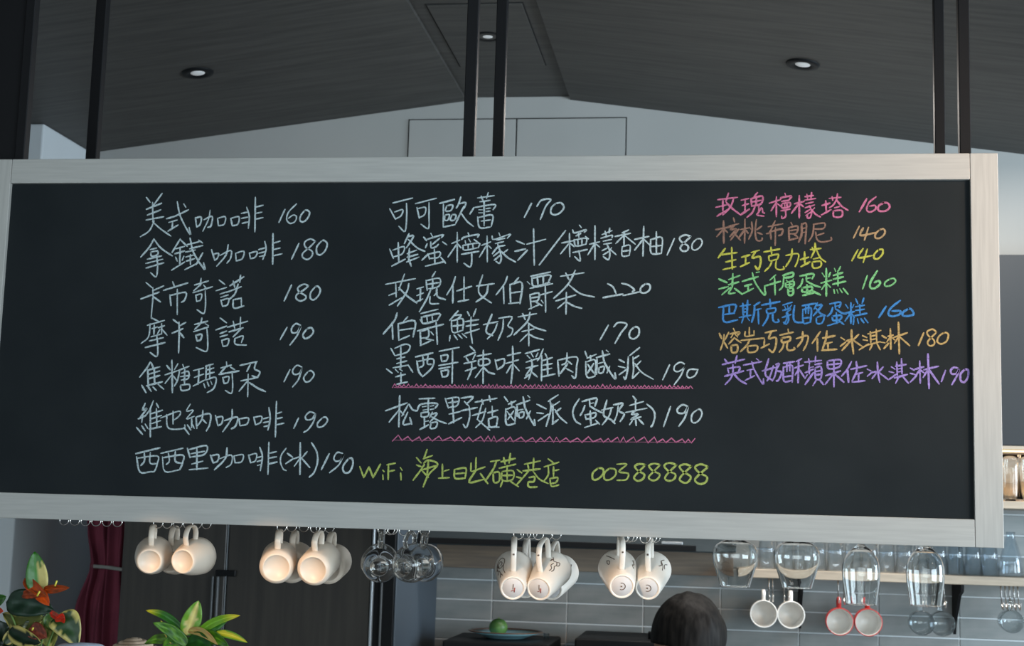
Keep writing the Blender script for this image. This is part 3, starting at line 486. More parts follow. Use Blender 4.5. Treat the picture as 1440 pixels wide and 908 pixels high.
('blue', [(D3, "65 165 205 140 195 215;105 160 110 285 225 270;155 155 155 220;110 225 200 212;245 155 335 140;270 130 275 240;310 105 305 235;275 180 305 172;275 205 305 200;240 250 340 230;275 250 260 295;305 245 325 275;415 120 365 150;370 150 365 220 345 290;365 190 425 175;400 180 405 305;500 95 505 160;430 145 585 115;470 180 480 215 540 205 545 170 470 180;490 215 475 265 440 320;525 210 525 265 545 290 575 285 570 265;690 120 610 145;625 155 635 175;650 150 655 170;685 145 670 165;610 190 675 175 645 205;640 210 645 260 620 305;605 250 680 225;650 205 660 270 640 305 615 290;710 150 700 230 715 285 780 290 780 265;775 150 890 130;780 180 785 295 845 290;780 185 850 170 845 290;805 150 805 215;830 145 828 215;785 255 845 250;905 125 875 180;895 150 945 145 870 235;890 170 930 215 975 235;895 250 960 235 945 295 900 300 895 250;1010 135 1100 120 1090 165;1055 130 1058 180;1060 155 1085 150;1035 165 1020 210 990 240;1065 180 1110 210 1150 220;1030 240 1040 275 1100 265 1105 232 1030 240;1065 210 1070 300;990 320 1090 290;1085 275 1130 310"), (D4, "100 125 100 300;55 140 75 170;125 140 112 168;40 215 130 200;95 215 50 280;105 215 130 250;140 90 160 135;210 85 195 130;140 160 215 145;140 190 215 180;135 235 235 215;175 140 178 230;125 255 120 310;155 260 165 300;185 260 210 295;215 255 245 295;400 155 338 250;520 105 440 170 420 220 450 240 510 225 520 195 450 195;590 175 545 205 545 235 600 235 635 220 615 180 590 175")]),
('ochre', [(D3, "70 385 90 430;150 375 118 440;110 395 105 450 80 525;105 450 140 510;190 345 200 365;160 390 240 375 225 400;185 395 170 420;205 395 225 415;200 420 150 475;200 425 255 465;170 490 178 545 220 540 222 485 170 490;325 335 325 405;290 370 292 410 365 400;365 365 365 400;255 445 450 425;330 440 300 490 250 540;310 495 318 545 385 535 390 490 310 495;455 435 450 490;425 510 495 475;460 380 555 360;515 370 490 430 550 420 550 490 525 545 490 520;655 350 660 385;585 400 700 375;600 425 605 460 665 450 670 415 600 425;620 460 610 505 580 545;650 460 645 510 665 530 710 520 705 505;725 430 820 405 815 470 785 530;780 370 775 440 735 500;930 370 860 470;905 430 905 535;950 425 1055 405;985 365 975 440 945 530;970 475 1030 460;995 465 995 520;940 530 1070 520"), (D4, "15 420 45 440;10 495 55 460;105 355 108 440 122 560;60 452 100 442 25 530;165 395 125 435;115 440 195 495;200 405 235 420;205 440 240 445;170 525 250 475;245 390 355 360;265 370 270 470;315 350 320 460;270 410 315 400;270 440 318 430;240 485 350 455;285 475 260 525;320 470 350 525;365 405 400 425;355 460 390 465;380 515 420 470;435 345 440 520;415 410 460 400;435 415 405 460;445 415 470 440;505 290 512 560;465 420 580 380;505 415 470 470;515 415 600 490;720 380 675 488;830 375 795 350 750 370 760 405 805 440 810 475 780 492 755 475 765 440 830 375;890 380 850 410 835 455 870 475 915 450 930 400 915 380 890 380")]),
('purple', [(D3, "95 650 285 605;115 605 140 640;220 575 205 640;140 680 150 720;140 685 240 670 235 710;115 750 275 705;185 650 185 720 165 770 120 820;190 725 240 780 300 815;275 655 430 625;345 625 370 700 440 815 445 770;385 600 405 615;305 700 355 690;335 695 335 750;290 785 370 745;490 600 460 730 515 780;530 660 505 740 475 790;435 705 545 675;550 650 580 645 555 700 600 715 575 780 555 790;560 660 545 740 520 790;615 640 710 625;615 670 620 790 690 785;615 675 690 660 690 800;645 640 645 710;670 635 670 705;625 755 690 745;770 600 725 625;710 680 785 655;745 615 740 805;745 690 715 740;750 690 800 770;795 630 940 615;830 600 838 645;890 580 885 630;800 720 870 690;835 655 835 730;845 675 870 670;818 738 802 762;870 720 800 820;885 650 940 640;885 680 890 770 935 765 935 670 885 680;888 710 935 702;888 740 935 732;900 775 865 830;920 775 955 820;990 620 1000 685 1090 670 1100 610 990 620;1000 652 1095 642;1045 615 1045 840;975 745 1100 705;1040 730 970 820;1050 730 1130 800"), (D4, "105 625 70 690 20 750;70 690 80 800;100 690 235 660;145 625 150 700 110 790;135 735 200 718;165 725 165 785;110 800 220 788;240 690 270 705;240 750 285 710;325 630 330 720 345 800;270 722 320 712 280 770;375 670 340 710;335 715 420 780;445 670 475 690;425 710 465 720;420 780 490 730;480 665 570 650;490 630 495 740;530 600 535 730;495 690 532 682;495 715 532 708;470 765 580 735;510 750 480 810;535 745 590 810;605 680 640 700;605 725 645 735;605 800 660 745;685 620 690 810;645 690 720 670;685 695 650 750;690 695 720 720;755 560 765 855;720 695 845 665;755 695 715 760;765 695 850 815;905 700 870 795;1010 680 975 675 950 700 960 730 1000 725 1020 690 1005 740 960 822;1070 690 1035 730 1035 785 1065 800 1095 760 1100 700 1070 690")]),
]
def bp(px, py):
    p = at(px, py, YCH); return V((p.x, 0, p.z))
def ribbon(bm, pts, w, thick=.0004):
    """flat chalk stroke on the board, rough width, rounded ends"""
    n = len(pts); 
    if n < 2: return
    front = []
    for i, p in enumerate(pts):
        t = (pts[min(i+1, n-1)]-pts[max(i-1, 0)])
        if t.length < 1e-7: t = V((1, 0, 0))
        t.normalize(); s = V((-t.z, 0, t.x))
        e = min(i, n-1-i); k = w*.5*(1 if e > 0 else .62)*random.uniform(.86, 1.14)
        ext = t*w*.28*(-1 if i == 0 else (1 if i == n-1 else 0))
        front.append((bm.verts.new(p+ext+s*k+V((0, YCH-thick, 0))), bm.verts.new(p+ext-s*k+V((0, YCH-thick, 0)))))
    for (a, b), (c, d) in zip(front, front[1:]): bm.faces.new((a, b, d, c))
def subdiv(pts, step):
    out = [pts[0]]
    for a, b in zip(pts, pts[1:]):
        k = max(1, int((b-a).length/step))
        for j in range(1, k+1): out.append(a.lerp(b, j/k))
    return out
PXW = YCH/F
for colr, groups in TEXT:
    w = (2.4 if colr == 'white' else 2.6)*PXW
    strokes = []
    for (ox, oy, sc_), data in groups:
        for st in data.split(';'):
            v = [float(q) for q in st.split()]
            pp_ = [(ox+v[i]/sc_, oy+v[i+1]/sc_) for i in range(0, len(v), 2)]
            strokes.append((min(p[0] for p in pp_), max(p[0] for p in pp_), pp_))
    strokes.sort(key=lambda t: t[0]); clusters = [[]]; right = None
    for a, b, pp_ in strokes:
        if right is not None and a-right > 7: clusters.append([])
        clusters[-1].append(pp_); right = b if right is None or len(clusters[-1]) == 1 else max(right, b)
    for cl in clusters:
        bm = nb()
        for si, pp_ in enumerate(cl):
            pts = [bp(*p) for p in pp_]
            ribbon(bm, subdiv(cr(pts, 4) if len(pts) > 2 else pts, .004), w*random.uniform(.85, 1.15), .0003+si*8e-6)
        o = link('chalk_writing', bm, CH[colr], board)
        o['label'] = {'yellow': 'yellow-green chalk writing of the WiFi line', 'lemon': 'lemon yellow chalk writing', 'tan': 'tan chalk price'}.get(colr, colr+' chalk writing')
# two wavy pink underlines
for k, (xa_, ya_, xb_, yb2, per, amp) in enumerate(((552, 543, 975, 544.5, 6.0, 2.6), (552, 617, 979, 620, 10.0, 4.2))):
    bm = nb(); pts = []; x = xa_; i = 0
    while x < xb_:
        y = ya_ + (yb2-ya_)*(x-xa_)/(xb_-xa_) + (-amp*random.uniform(.5, 1.3) if i % 2 else amp*.6) + random.uniform(-.6, .6)
        pts.append(bp(x, y)); x += (per*.5)*random.uniform(.6, 1.3) if k == 0 or i % 2 else per*.9*random.uniform(.4, 1.3); i += 1
    ribbon(bm, pts, 2.1*PXW)
    ribbon(bm, subdiv([bp(xa_+2, ya_+1.6), bp((xa_+xb_)/2, (ya_+yb2)/2+2.0), bp(xb_-5, yb2+1.8)], .006), (1.0 if k == 0 else .5)*PXW)
    tag(link('chalk_underline', bm, CH['pink'], board), 'pink wavy chalk underline')

# ================================================================== HANGING CUPS
def orient(root, base, axis):
    y = axis.normalized(); z = (V((0, 0, 1)) - y*y.z).normalized(); x = y.cross(z)
    mm = Matrix((x, y, z)).transposed().to_4x4(); mm.translation = base; root.matrix_world = mm
def axis_from(pb_, pr_, Yb, L):
    P0 = at(pb_[0], pb_[1], Yb); d = ray(*pr_)
    oc = CAM-P0; b = d.dot(oc); c_ = oc.dot(oc)-L*L; disc = b*b-c_
    t = -b + math.sqrt(max(disc, 0)); return P0, (CAM+d*t)-P0
def cup_meshes(kind):
    """returns list of (name, bmesh, material, smooth)"""
    out = []
    if kind == 'cup':      # wide tea cup with foot ring
        L = .075
        prof = [(0, .004), (.0195, .004), (.0205, .0005), (.0225, 0), (.0245, .002), (.0265, .009), (.0310, .025), (.0345, .045), (.0365, .063), (.0375, .0745), (.0368, .0755), (.0358, .0745), (.0345, .060), (.032, .042), (.028, .024), (.02, .010), (0, .008)]
        hw, hy0, hy1, hr0, hr1, hh = .0058, .018, .056, .029, .034, .0300
    elif kind == 'mug':    # straight mug with rounded shoulder at its base
        L = .085
        prof = [(0, .003), (.0235, .003), (.0245, .0002), (.0262, 0), (.0278, .0015), (.0315, .004), (.0335, .010), (.034, .020), (.0345, .05), (.0352, .0835), (.0346, .085), (.0335, .0838), (.0325, .05), (.032, .012), (.026, .008), (0, .007)]
        hw, hy0, hy1, hr0, hr1, hh = .0062, .018, .064, .033, .0335, .030
    elif kind == 'cone':   # tall conical cup
        L = .100
        prof = [(0, .002), (.0195, .002), (.0205, .0002), (.0225, 0), (.0240, .002), (.0262, .015), (.0300, .040), (.0336, .070), (.0364, .092), (.0372, .0995), (.0366, .1005), (.0355, .0995), (.0343, .088), (.031, .066), (.027, .036), (.0235, .012), (.02, .007), (0, .006)]
        hw, hy0, hy1, hr0, hr1, hh = .0056, .020, .074, .027, .034, .043
    else:                  # rounded glass mug
        L = .072
        prof = [(0, .0035), (.0150, .003), (.0165, 0), (.0185, 0), (.0205, .003), (.0270, .008), (.0350, .020), (.0392, .036), (.0395, .050), (.0378, .064), (.0370, .0705), (.0368, .0716), (.0365, .072), (.0355, .072), (.0353, .0716), (.0354, .0705), (.0362, .062), (.0375, .049), (.037, .037), (.033, .023), (.0255, .0115), (.015, .0075), (0, .007)]
        hw, hy0, hy1, hr0, hr1, hh = .0050, .020, .056, .034, .037, .024
    if kind == 'glass': prof = [(q*.935 if q > .03 else q, h) for q, h in prof]
    out.append(('cup_body', lathe(prof, 48, axis='Y'), None))
    top = max(hr0, hr1)+hh
    pts = [V((0, hy0, hr0-.0015)), V((0, hy0-.004, hr0+hh*.55)), V((0, hy0+.006, top-.004)), V((0, (hy0+hy1)/2, top)), V((0, hy1-.004, top-.003)), V((0, hy1+.004, hr1+hh*.5)), V((0, hy1, hr1-.0015))]
    bm = nb(); tube(bm, cr(pts, 5), .004, 10, flat=(hw, .0024 if kind != 'glass' else .003, (1, 0, 0)))
    out.append(('handle', bm, None))
    return L, out, top
PROTO = {}
for k in ('cup', 'mug', 'cone', 'glass'):
    L, parts, top = cup_meshes(k); ms = []
    for nme, bm, _ in parts:
        bmesh.ops.recalc_face_normals(bm, faces=bm.faces)
        me = bpy.data.meshes.new(nme); bm.to_mesh(me); bm.free()
        me.materials.append(M['glass'] if k == 'glass' else M['ceramic'] if k in ('cup', 'mug') else M['ceramic_c'])
        for p in me.polygons: p.use_smooth = True
        ms.append((nme, me))
    PROTO[k] = (L, ms, top)
def rad_at(y):   # radius of the conical cup's outside
    P = [(0, .0240), (.015, .0262), (.040, .0300), (.070, .0336), (.092, .0364), (.1, .0372)]
    for (a, ra), (b, rb) in zip(P, P[1:]):
        if y <= b: return ra+(rb-ra)*(y-a)/(b-a)
    return .0372
def doodle(root, strokes, name='printed_drawing', w=.0016, matn='ink'):
    """strokes on the cone surface: (angle from top in degrees, y)"""
    bm = nb()
    for st in strokes:
        pts = []
        for a, y in st:
            r = rad_at(y)+.0003; a = math.radians(a); pts.append(V((r*math.sin(a), y, r*math.cos(a))))
        tube(bm, cr(pts, 4), w*.5, 5)
    return link(name, bm, M[matn], root, True, True)
def hang(kind, pb_, pr_, Yb, label, group, name, base_mark=None, marks=None, handle_marks=False):
    L, ms, top = PROTO[kind]
    P0, ax = axis_from(pb_, pr_, Yb, L)
    root = empty(name, P0, label, 'mug', group); orient(root, P0, ax)
    for nme, me in ms:
        o = bpy.data.objects.new(nme, me); COL.objects.link(o); o.parent = root
    if kind == 'cone':
        link('base_disc', lathe([(0, .0012), (.019, .0012), (.0195, .002), (0, .0021)], 32, axis='Y'), M['greyglaze'], root, True, True)
        if base_mark == 'moon':
            bm = nb(); tube(bm, [V((.0065*math.cos(a), .0009, .0065*math.sin(a))) for a in [math.radians(d) for d in range(-115, 116, 15)]], .0008, 5)
            tube(bm, [V((-.0022, .0009, 0)), V((.001, .0009, 0))], .0014, 5)
            link('base_print', bm, M['ink'], root, True, True)
        elif base_mark:
            bm = nb(); tube(bm, [V((.001, .0009, .008)), V((.0005, .0009, -.002))], .0008, 5); link('base_print', bm, M['ink'], root, True, True)
            bm = nb(); tube(bm, [V((.004, .0009, .001)), V((.003, .0009, -.008))], .0011, 5); tube(bm, [V((-.003, .0009, -.006)), V((.004, .0009, -.003))], .0008, 5)
            link('base_print', bm, M['inkred'], root, True, True)
        bm = nb()
        for q, y in enumerate((.0165, .0185, .0155)):
            zz = .038+.0115*q
            tube(bm, [V((-.0012, y+.0002, zz)), V((.0014, y-.0002, zz+.001))], .0017, 5)
        link('handle_print', bm, M['ink'], root, True, True)
    if marks: doodle(root, marks)
    return root
YB1 = 2.775
G1 = 'cream cups hanging below the board'
hang('cup', (210, 789), (217, 779), YB1, 'cream tea cup hung at far left, its round foot ring facing out', G1, 'hanging_cup')
hang('cup', (237, 788), (251, 781), YB1+.085, 'cream cup mostly hidden between the two leftmost hanging cream cups', G1, 'hanging_cup')
hang('cup', (256.5, 789), (280, 781), YB1, 'cream tea cup turned sideways, second in the leftmost pair', G1, 'hanging_cup')
G2 = 'cream mugs hanging below the board'
hang('mug', (388.5, 798), (393.5, 784), YB1, 'straight cream mug with round base facing out, left of its cluster', G2, 'hanging_mug')
hang('mug', (409, 798), (418, 785), YB1+.095, 'cream mug half hidden behind the gap of the two straight cream mugs', G2, 'hanging_mug')
hang('mug', (440, 801), (455.5, 785), YB1, 'straight cream mug in front at the right of the cream mug cluster', G2, 'hanging_mug')
hang('mug', (460, 799), (471, 788), YB1+.10, 'greyish cream mug at the back right of the cream mug cluster', G2, 'hanging_mug')
G3 = 'clear glass mugs hanging below the board'
hang('glass', (533, 797), (535, 788), YB1-.01, 'clear rounded glass mug at the left of the glass mug cluster', G3, 'hanging_glass_mug')
hang('glass', (566, 797.5), (588, 788), YB1, 'clear rounded glass mug in front at the middle of the glass cluster', G3, 'hanging_glass_mug')
hang('glass', (592, 797), (600, 788), YB1+.095, 'clear rounded glass mug at the back right of the glass cluster', G3, 'hanging_glass_mug')
G4 = 'white printed conical cups hanging below the board'
sw = [[(-74, .058), (-62, .078), (-44, .084), (-32, .074), (-34, .058), (-46, .050), (-58, .054), (-60, .068), (-48, .074), (-42, .064), (-50, .058)], [(-62, .048), (-56, .034), (-62, .020), (-54, .028), (-48, .018)], [(-38, .052), (-40, .036), (-34, .020)], [(-70, .060), (-66, .048), (-70, .038)], [(-66, .066), (-58, .062), (-62, .056)]]
bird = [[(20, .070), (26, .064), (34, .066), (40, .058), (36, .050)], [(34, .066), (44, .070), (48, .062), (42, .056)], [(28, .058), (24, .048), (32, .040), (30, .030)], [(36, .050), (42, .040), (38, .032)], [(20, .070), (14, .066)], [(14, .062), (20, .070), (16, .076)]]
branch = [[(-40, .088), (-30, .075), (-18, .060)], [(-44, .070), (-36, .062), (-40, .052), (-46, .058), (-44, .070)], [(50, .08), (56, .066), (48, .058), (54, .048)]]
hang('cone', (721, 827), (722.5, 799), YB1-.012, 'white conical cup with a brown swirl print, left front of its cluster', G4, 'printed_cup', 'mark', sw)
hang('cone', (737, 825), (744, 800), YB1+.105, 'white conical cup hidden between the two front swirl-printed cups', G4, 'printed_cup', 'mark')
hang('cone', (757.5, 828), (778, 799), YB1+.004, 'white conical cup with a brown bird print, right front of its cluster', G4, 'printed_cup', 'mark', bird)
hang('cone', (774, 828), (789, 803), YB1+.155, 'white printed conical cup behind the bird-printed cup, its shaded side showing', G4, 'printed_cup', 'mark', branch+bird)
hang('cone', (874.5, 824.5), (868, 798), YB1-.013, 'white conical cup with a crescent mark underneath, left of the rightmost pair', G4, 'printed_cup', 'moon', branch)
hang('cone', (910.5, 827), (917.5, 800), YB1+.042, 'white conical cup with a crescent mark underneath, right of the rightmost pair', G4, 'printed_cup', 'moon', [[(44, .084), (36, .072), (42, .060), (34, .050)], [(36, .072), (48, .060), (52, .046)], [(60, .08), (52, .07), (58, .058)]])

# stemware hung upside down from rails behind the right end of the board
YG = 2.86
rl = []
def stem_glass(px, rim_py, prof_px, label, name):
    """prof_px: (height above rim px, radius px) of bowl; then stem to the foot"""
    k = YG/F; b = at(px, rim_py, YG)
    root = empty(name, b, label, 'glass', 'stemmed glasses hanging upside down below the board')
    zr = ZH+.075-b.z                                # foot height
    out = [(r*k, h*k) for h, r in prof_px]
    hb_ = out[-1][1]
    pr_o = out + [(.0045, hb_+.008), (.0038, hb_+.02), (.0038, zr-.012), (.008, zr-.005), (.030, zr), (.0315, zr+.0015), (0, zr+.002)]
    th = .0011
    inner = [(max(r-th, .0), h) for r, h in out[:-1]] + [(0, hb_-.004)]
    inner = [inner[0], (inner[0][0]+.00005, .0010), (inner[0][0]+.0001, .0022)] + inner[1:]
    pr_o = [pr_o[0], (pr_o[0][0]+.00005, .0010), (pr_o[0][0]+.0001, .0022)] + pr_o[1:]
    prof = inner[::-1] + pr_o
    link('glass_bowl', lathe(prof, 48), M['glass'], root, True, True)
    return b.x, zr+b.z
wide = [(0, 20.5), (10, 23), (20, 26), (32, 30), (42, 31.5), (50, 30.5), (57, 26), (62, 18), (65, 8)]
flute = [(0, 20.5), (15, 22.5), (30, 24.5), (42, 25.5), (52, 25), (62, 22), (70, 16.5), (76, 10), (80, 5)]
for px, py, pf, lb, nm in ((1033.5, 825, wide, 'wide clear wine glass hung upside down, leftmost of the hanging stemware', 'wine_glass'),
                          (1120.5, 827, wide, 'wide clear wine glass hung upside down, second of the hanging stemware', 'wine_glass'),
                          (1211, 850, flute, 'narrow clear glass hung upside down above the red mugs', 'narrow_wine_glass'),
                          (1301.5, 852, flute, 'narrow clear glass hung upside down, rightmost of the hanging stemware', 'narrow_wine_glass')):
    x, z = stem_glass(px, py, pf, lb, nm)
    for s in (-1, 1): link('glass_rail', bevbox((x+s*.017-.004, Yk+.004, z-.010), (x+s*.017+.004, YP2, z-.0045), .0005, 1), M['chrome'], rack)
    for s in (-1, 1): link('rail_hanger', bevbox((x+s*.017-.003, YG+.05, z-.0045), (x+s*.017+.003, YG+.056, ZH+.12), .0005, 1), M['chrome'], rack)

# ================================================================== WALL SHELF
YSF = YW-.20
zs1 = (at(1065, 803, YSF).z + at(1440, 809, YSF).z)/2; zs0 = zs1-.026
xs0 = at(1040, 806, YSF).x; xs1 = XR-.02
shelf = empty('wall_shelf', (xs0+1, YSF+.1, zs0), 'pale wooden shelf on black brackets over the grey tiles', 'shelf')
link('shelf_board', bevbox((xs0, YSF, zs0), (xs1, YW-.010, zs1), .0015, 1), M['shelfwood'], shelf)
for px in (1128, 1352):
    x = at(px, 825, YSF+.03).x; bm = nb()
    prof = [(YSF+.012, zs0), (YW-.01, zs0), (YW-.01, zs0-.15), (YW-.03, zs0-.158), (YW-.035, zs0-.140), (YW-.045, zs0-.120), (YSF+.060, zs0-.035), (YSF+.014, zs0-.022), (YSF+.012, zs0-.012)]
    r = prism([V((x-.004, y, z)) for y, z in prof], (.009, 0, 0))
    link('bracket', r, M['black_metal'], shelf)
# upside-down tumblers on the shelf
def tumbler_mesh(r0, r1, h):
    th = .0016
    prof = [(0, h-.006), (r1-th, h-.006), (r0-th, 0), (r0, 0), (r1, h), (0, h)]
    bm = lathe(prof, 24); bmesh.ops.recalc_face_normals(bm, faces=bm.faces); me = bpy.data.meshes.new('glass_wall'); bm.to_mesh(me); bm.free(); me.materials.append(M['glass_b'])
    for p in me.polygons: p.use_smooth = True
    return me
tms = [tumbler_mesh(.027, .023, .115), tumbler_mesh(.029, .020, .12)]
n = 14
for i in range(n):
    px = 1078 + i*24.2; p = at(px, 805, YSF+.06)
    o = bpy.data.objects.new('tumbler', tms[0 if i < 9 else 1]); COL.objects.link(o)
    o.location = (p.x, YSF+.055+(.012 if i % 2 else 0), zs1)
    ords = ('leftmost', 'second from the left', 'third from the left', 'fourth from the left', 'fifth from the left', 'sixth from the left', 'seventh from the left', 'seventh from the right', 'sixth from the right', 'fifth from the right', 'fourth from the right', 'third from the right', 'second from the right', 'rightmost')
    tag(o, 'bluish clear upside-down tumbler, '+ords[i]+' in the wall shelf row', 'glass', 'tumblers on the wall shelf')
o = link('carafe', lathe([(0, .004), (.036, .002), (.038, .01), (.034, .05), (.02, .10), (.013, .125), (.0145, .135), (.0125, .135), (.011, .124), (.018, .10), (.032, .05), (.035, .012), (0, .008)], 28), M['glass_b'], None, True)
o.location = (at(1417, 805, YSF+.08).x+.012, YSF+.09, zs1); tag(o, 'tapering clear carafe at the right end of the tumbler row', 'carafe')

# mugs hanging from the shelf, mouths to the camera
def wall_mug(px, py, matn, label, name, inner='ceramic_w', r=.0415, L=.085):
    Y = YSF-.02; c = at(px, py, Y)
    root = empty(name, c, label, 'mug', 'mugs hanging under the wall shelf')
    th = .003 if matn != 'glass_t' else .0016
    link('mug_body', lathe([(r-.001, 0), (r, .002), (r*.985, L*.5), (r*.90, L-.008), (r*.8, L), (0, L), (0, L-.004)][:6] + [(0, L-.001)], 36, axis='Y') if False else
         lathe([(r-th, .001), (r-.001, 0), (r, .002), (r*.985, L*.5), (r*.90, L-.008), (r*.8, L), (0, L)], 36, axis='Y'), M[matn], root, True, True)
    link('mug_inside', lathe([(r-th, .001), (r-th-.0005, .004), (r*.98-th, L*.5), (r*.9-th, L-.012), (r*.75, L-.005), (0, L-.005)], 36, axis='Y'), M[inner], root, True, True)
    bm = nb(); tube(bm, cr([V((0, .022, r-.002)), V((0, .018, r+.02)), V((0, .035, r+.028)), V((0, .058, r+.02)), V((0, .058, r-.004))], 5), .005, 10, flat=(.006, .0035, (1, 0, 0)))
    link('handle', bm, M[matn], root, True, True)
    return c
def wire_hooks(cx, cy_top, pxs, label):
    root = empty('wire_hook_rack', at(cx, 835, YSF), label, 'hook', 'wire mug hooks under the wall shelf')
    for px in pxs:
        x = at(px, 840, YSF-.01).x
        bm = nb(); zt2 = zs0
        tube(bm, cr([V((x, YSF+.03, zt2-.001)), V((x, YSF+.02, zt2-.04)), V((x, YSF+.005, zt2-.066)), V((x, YSF-.012, zt2-.068)), V((x, YSF-.016, zt2-.050))], 5), .0022, 6)
        link('hook_wire', bm, M['chrome'], root, True)
wall_mug(1074, 863, 'ceramic_w', 'white mug under the wall shelf with its mouth facing out, leftmost', 'wall_mug')
wall_mug(1112.5, 864.5, 'ceramic_w', 'white mug under the wall shelf, right of the leftmost white mug', 'wall_mug')
wall_mug(1181, 874, 'red', 'red mug with white inside hanging under the shelf, left one', 'wall_mug')
wall_mug(1221.5, 875, 'red', 'red mug with white inside hanging under the shelf, right one', 'wall_mug')
wall_mug(1297, 876, 'glass_t', 'clear glass mug hanging under the shelf left of the black bracket', 'wall_glass_mug', 'glass_t', .037)
wall_mug(1326, 877, 'glass_t', 'clear glass mug hanging under the shelf just behind the bracket foot', 'wall_glass_mug', 'glass_t', .037)
wall_mug(1424, 874, 'glass_t', 'clear glass mug hanging below the row of wires at the right edge', 'wall_glass_mug', 'glass_t', .034)
wire_hooks(1090, 0, (1082, 1087, 1103, 1109), 'chrome wire hooks holding the two white wall mugs')
wire_hooks(1200, 0, (1180, 1188, 1214, 1222), 'chrome wire hooks holding the two red mugs')
wire_hooks(1310, 0, (1296, 1304, 1322, 1330), 'chrome wire hooks holding the glass mugs beside the bracket')
wire_hooks(1425, 0, (1411, 1417, 1423, 1429, 1435), 'row of five chrome wires under the shelf at the right edge')

# upper cabinet at right with lit glass niche
YU = 4.50
ux0 = at(1300, 500, YU).x; ux1 = XR-.02
zu_b0, zu_b1 = at(1425, 715, YU).z, at(1425, 704.5, YU).z
zu_t = at(1425, 632, YU).z; zu_top = at(1425, 358, YU).z
uc = empty('upper_cabinet', (ux0+.8, YU+.15, zu_b0), 'dark navy wall cabinet with a warm lit niche at the right edge', 'cabinet')
link('bottom_board', bevbox((ux0, YU, zu_b0), (ux1, YW-.012, zu_b1), .001, 1), M['shelfwood'], uc)
link('niche_top', bevbox((ux0, YU+.002, zu_t), (ux1, YW-.012, zu_t+.012), .001, 1), M['shelfwood'], uc)
link('niche_back', bevbox((ux0, YW-.03, zu_b1), (ux1, YW-.012, zu_t), .001, 1), M['shelfwood'], uc)
link('door', bevbox((ux0, YU, zu_t+.013), (ux1, YU+.02, zu_top), .001, 1), M['navy'], uc)
link('carcass', bevbox((ux0, YU+.021, zu_t+.013), (ux1, YW-.012, zu_top-.004), .001, 1), M['navy'], uc)
link('led_strip', bevbox((ux0+.02, YU+.02, zu_t-.006), (ux1, YU+.035, zu_t-.001), .0005, 1), M['led'], uc)
lamp = light('niche_lamp', 'AREA', ((at(1450, 640, YU).x), YU+.1, zu_t-.008), ((at(1450, 640, YU).x), YU+.1, zu_b1), 1.0, (1, .66, .36), shape='RECTANGLE', size=.8, size_y=.05)
for i, px in enumerate((1396, 1421, 1447)):
    p = at(px, 700, YU+.07)
    o = link('glass_jar', lathe([(0, .001), (.026, .001), (.0275, .006), (.0275, .11), (.024, .125), (.024, .14), (.0222, .14), (.0222, .124), (.0258, .109), (.0258, .008), (0, .005)], 28), M['glass'], None, True)
    o.location = (p.x, YU+.07, zu_b1)
    tag(o, ('clear jar in the lit niche, mostly hidden by the board frame', 'clear jar in the lit niche just right of the board frame', 'clear jar in the lit niche cut by the right picture edge')[i], 'jar', 'jars in the lit niche')

# ================================================================== BACK COUNTER
bc = empty('back_counter', (0.3, 4.4, 0), 'low dark back counter along the tiled wall', 'counter')
xc0 = cx1+.02
link('counter_base', bevbox((xc0, 4.22, 0), (XR-.05, YW-.012, .86), .002, 1), M['cab'], bc)
link('worktop', bevbox((xc0, 4.18, .86), (XR-.05, YW-.012, .90), .003, 2), M['countertop'], bc)
def appliance(x0px, x1px, pytop, Y0, Y1, label, name):
    a, b = at(x0px, pytop, Y0), at(x1px, pytop, Y0)
    z = at((x0px+x1px)/2, pytop, Y0).z
    root = empty(name, ((a.x+b.x)/2, (Y0+Y1)/2, .90), label, 'appliance')
    link('housing', bevbox((a.x, Y0, .90), (b.x, Y1, z), .006, 3), M['black'], root)
    link('front_door', bevbox((a.x+.02, Y0-.008, .93), (b.x-.02, Y0-.001, z-.03), .003, 2), M['hood'], root)
    return z, a.x, b.x, root
za, ax_, bx_, r_ = appliance(622, 772, 903, 4.38, 4.72, 'black countertop appliance that carries the plate with the green fruit', 'countertop_oven')
zb2, a2, b2, r2 = appliance(808, 928, 899.5, 4.36, 4.70, 'black box-shaped machine on the back counter left of the person', 'coffee_machine')
kx = at(916, 893, 4.45)
link('knob', lathe([(0, .022), (.009, .022), (.010, .018), (.010, -.001), (0, -.001)], 16, None), M['black'], r2, True, True).location = V((kx.x, 4.45, zb2)) - r2.location
# plate + fruit
pc = at(711, 893, 4.55)
pl_ = empty('plate', (pc.x, 4.55, za), 'pale blue plate with dark rim standing on the black appliance', 'plate')
link('plate_body', lathe([(0, .004), (.05, .003), (.055, 0), (.060, .003), (.085, .012), (.112, .020), (.112, .022), (.085, .015), (.058, .007), (0, .007)], 48), M['plate'], pl_, True, True)
link('rim_band', lathe([(.104, .0185), (.114, .0205), (.116, .0225), (.112, .024), (.103, .0215)], 48, closed=True), M['platerim'], pl_, True, True)
bm = nb(); bmesh.ops.create_icosphere(bm, subdivisions=3, radius=.029)
for v in bm.verts:
    v.co *= 1+.03*noise.noise(v.co*60); v.co.z *= .92
fr = empty('green_fruit', (at(702, 889, 4.55).x, 4.53, za+.0075), 'round green fruit lying on the pale blue plate', 'fruit')
for v in bm.verts: v.co.z += .0265
link('fruit_body', bm, M['lime'], fr, True, True)
bm = nb(); tube(bm, [V((0, 0, .052)), V((.001, 0, .0565))], .002, 6); link('stalk', bm, M['stem'], fr, True, True)
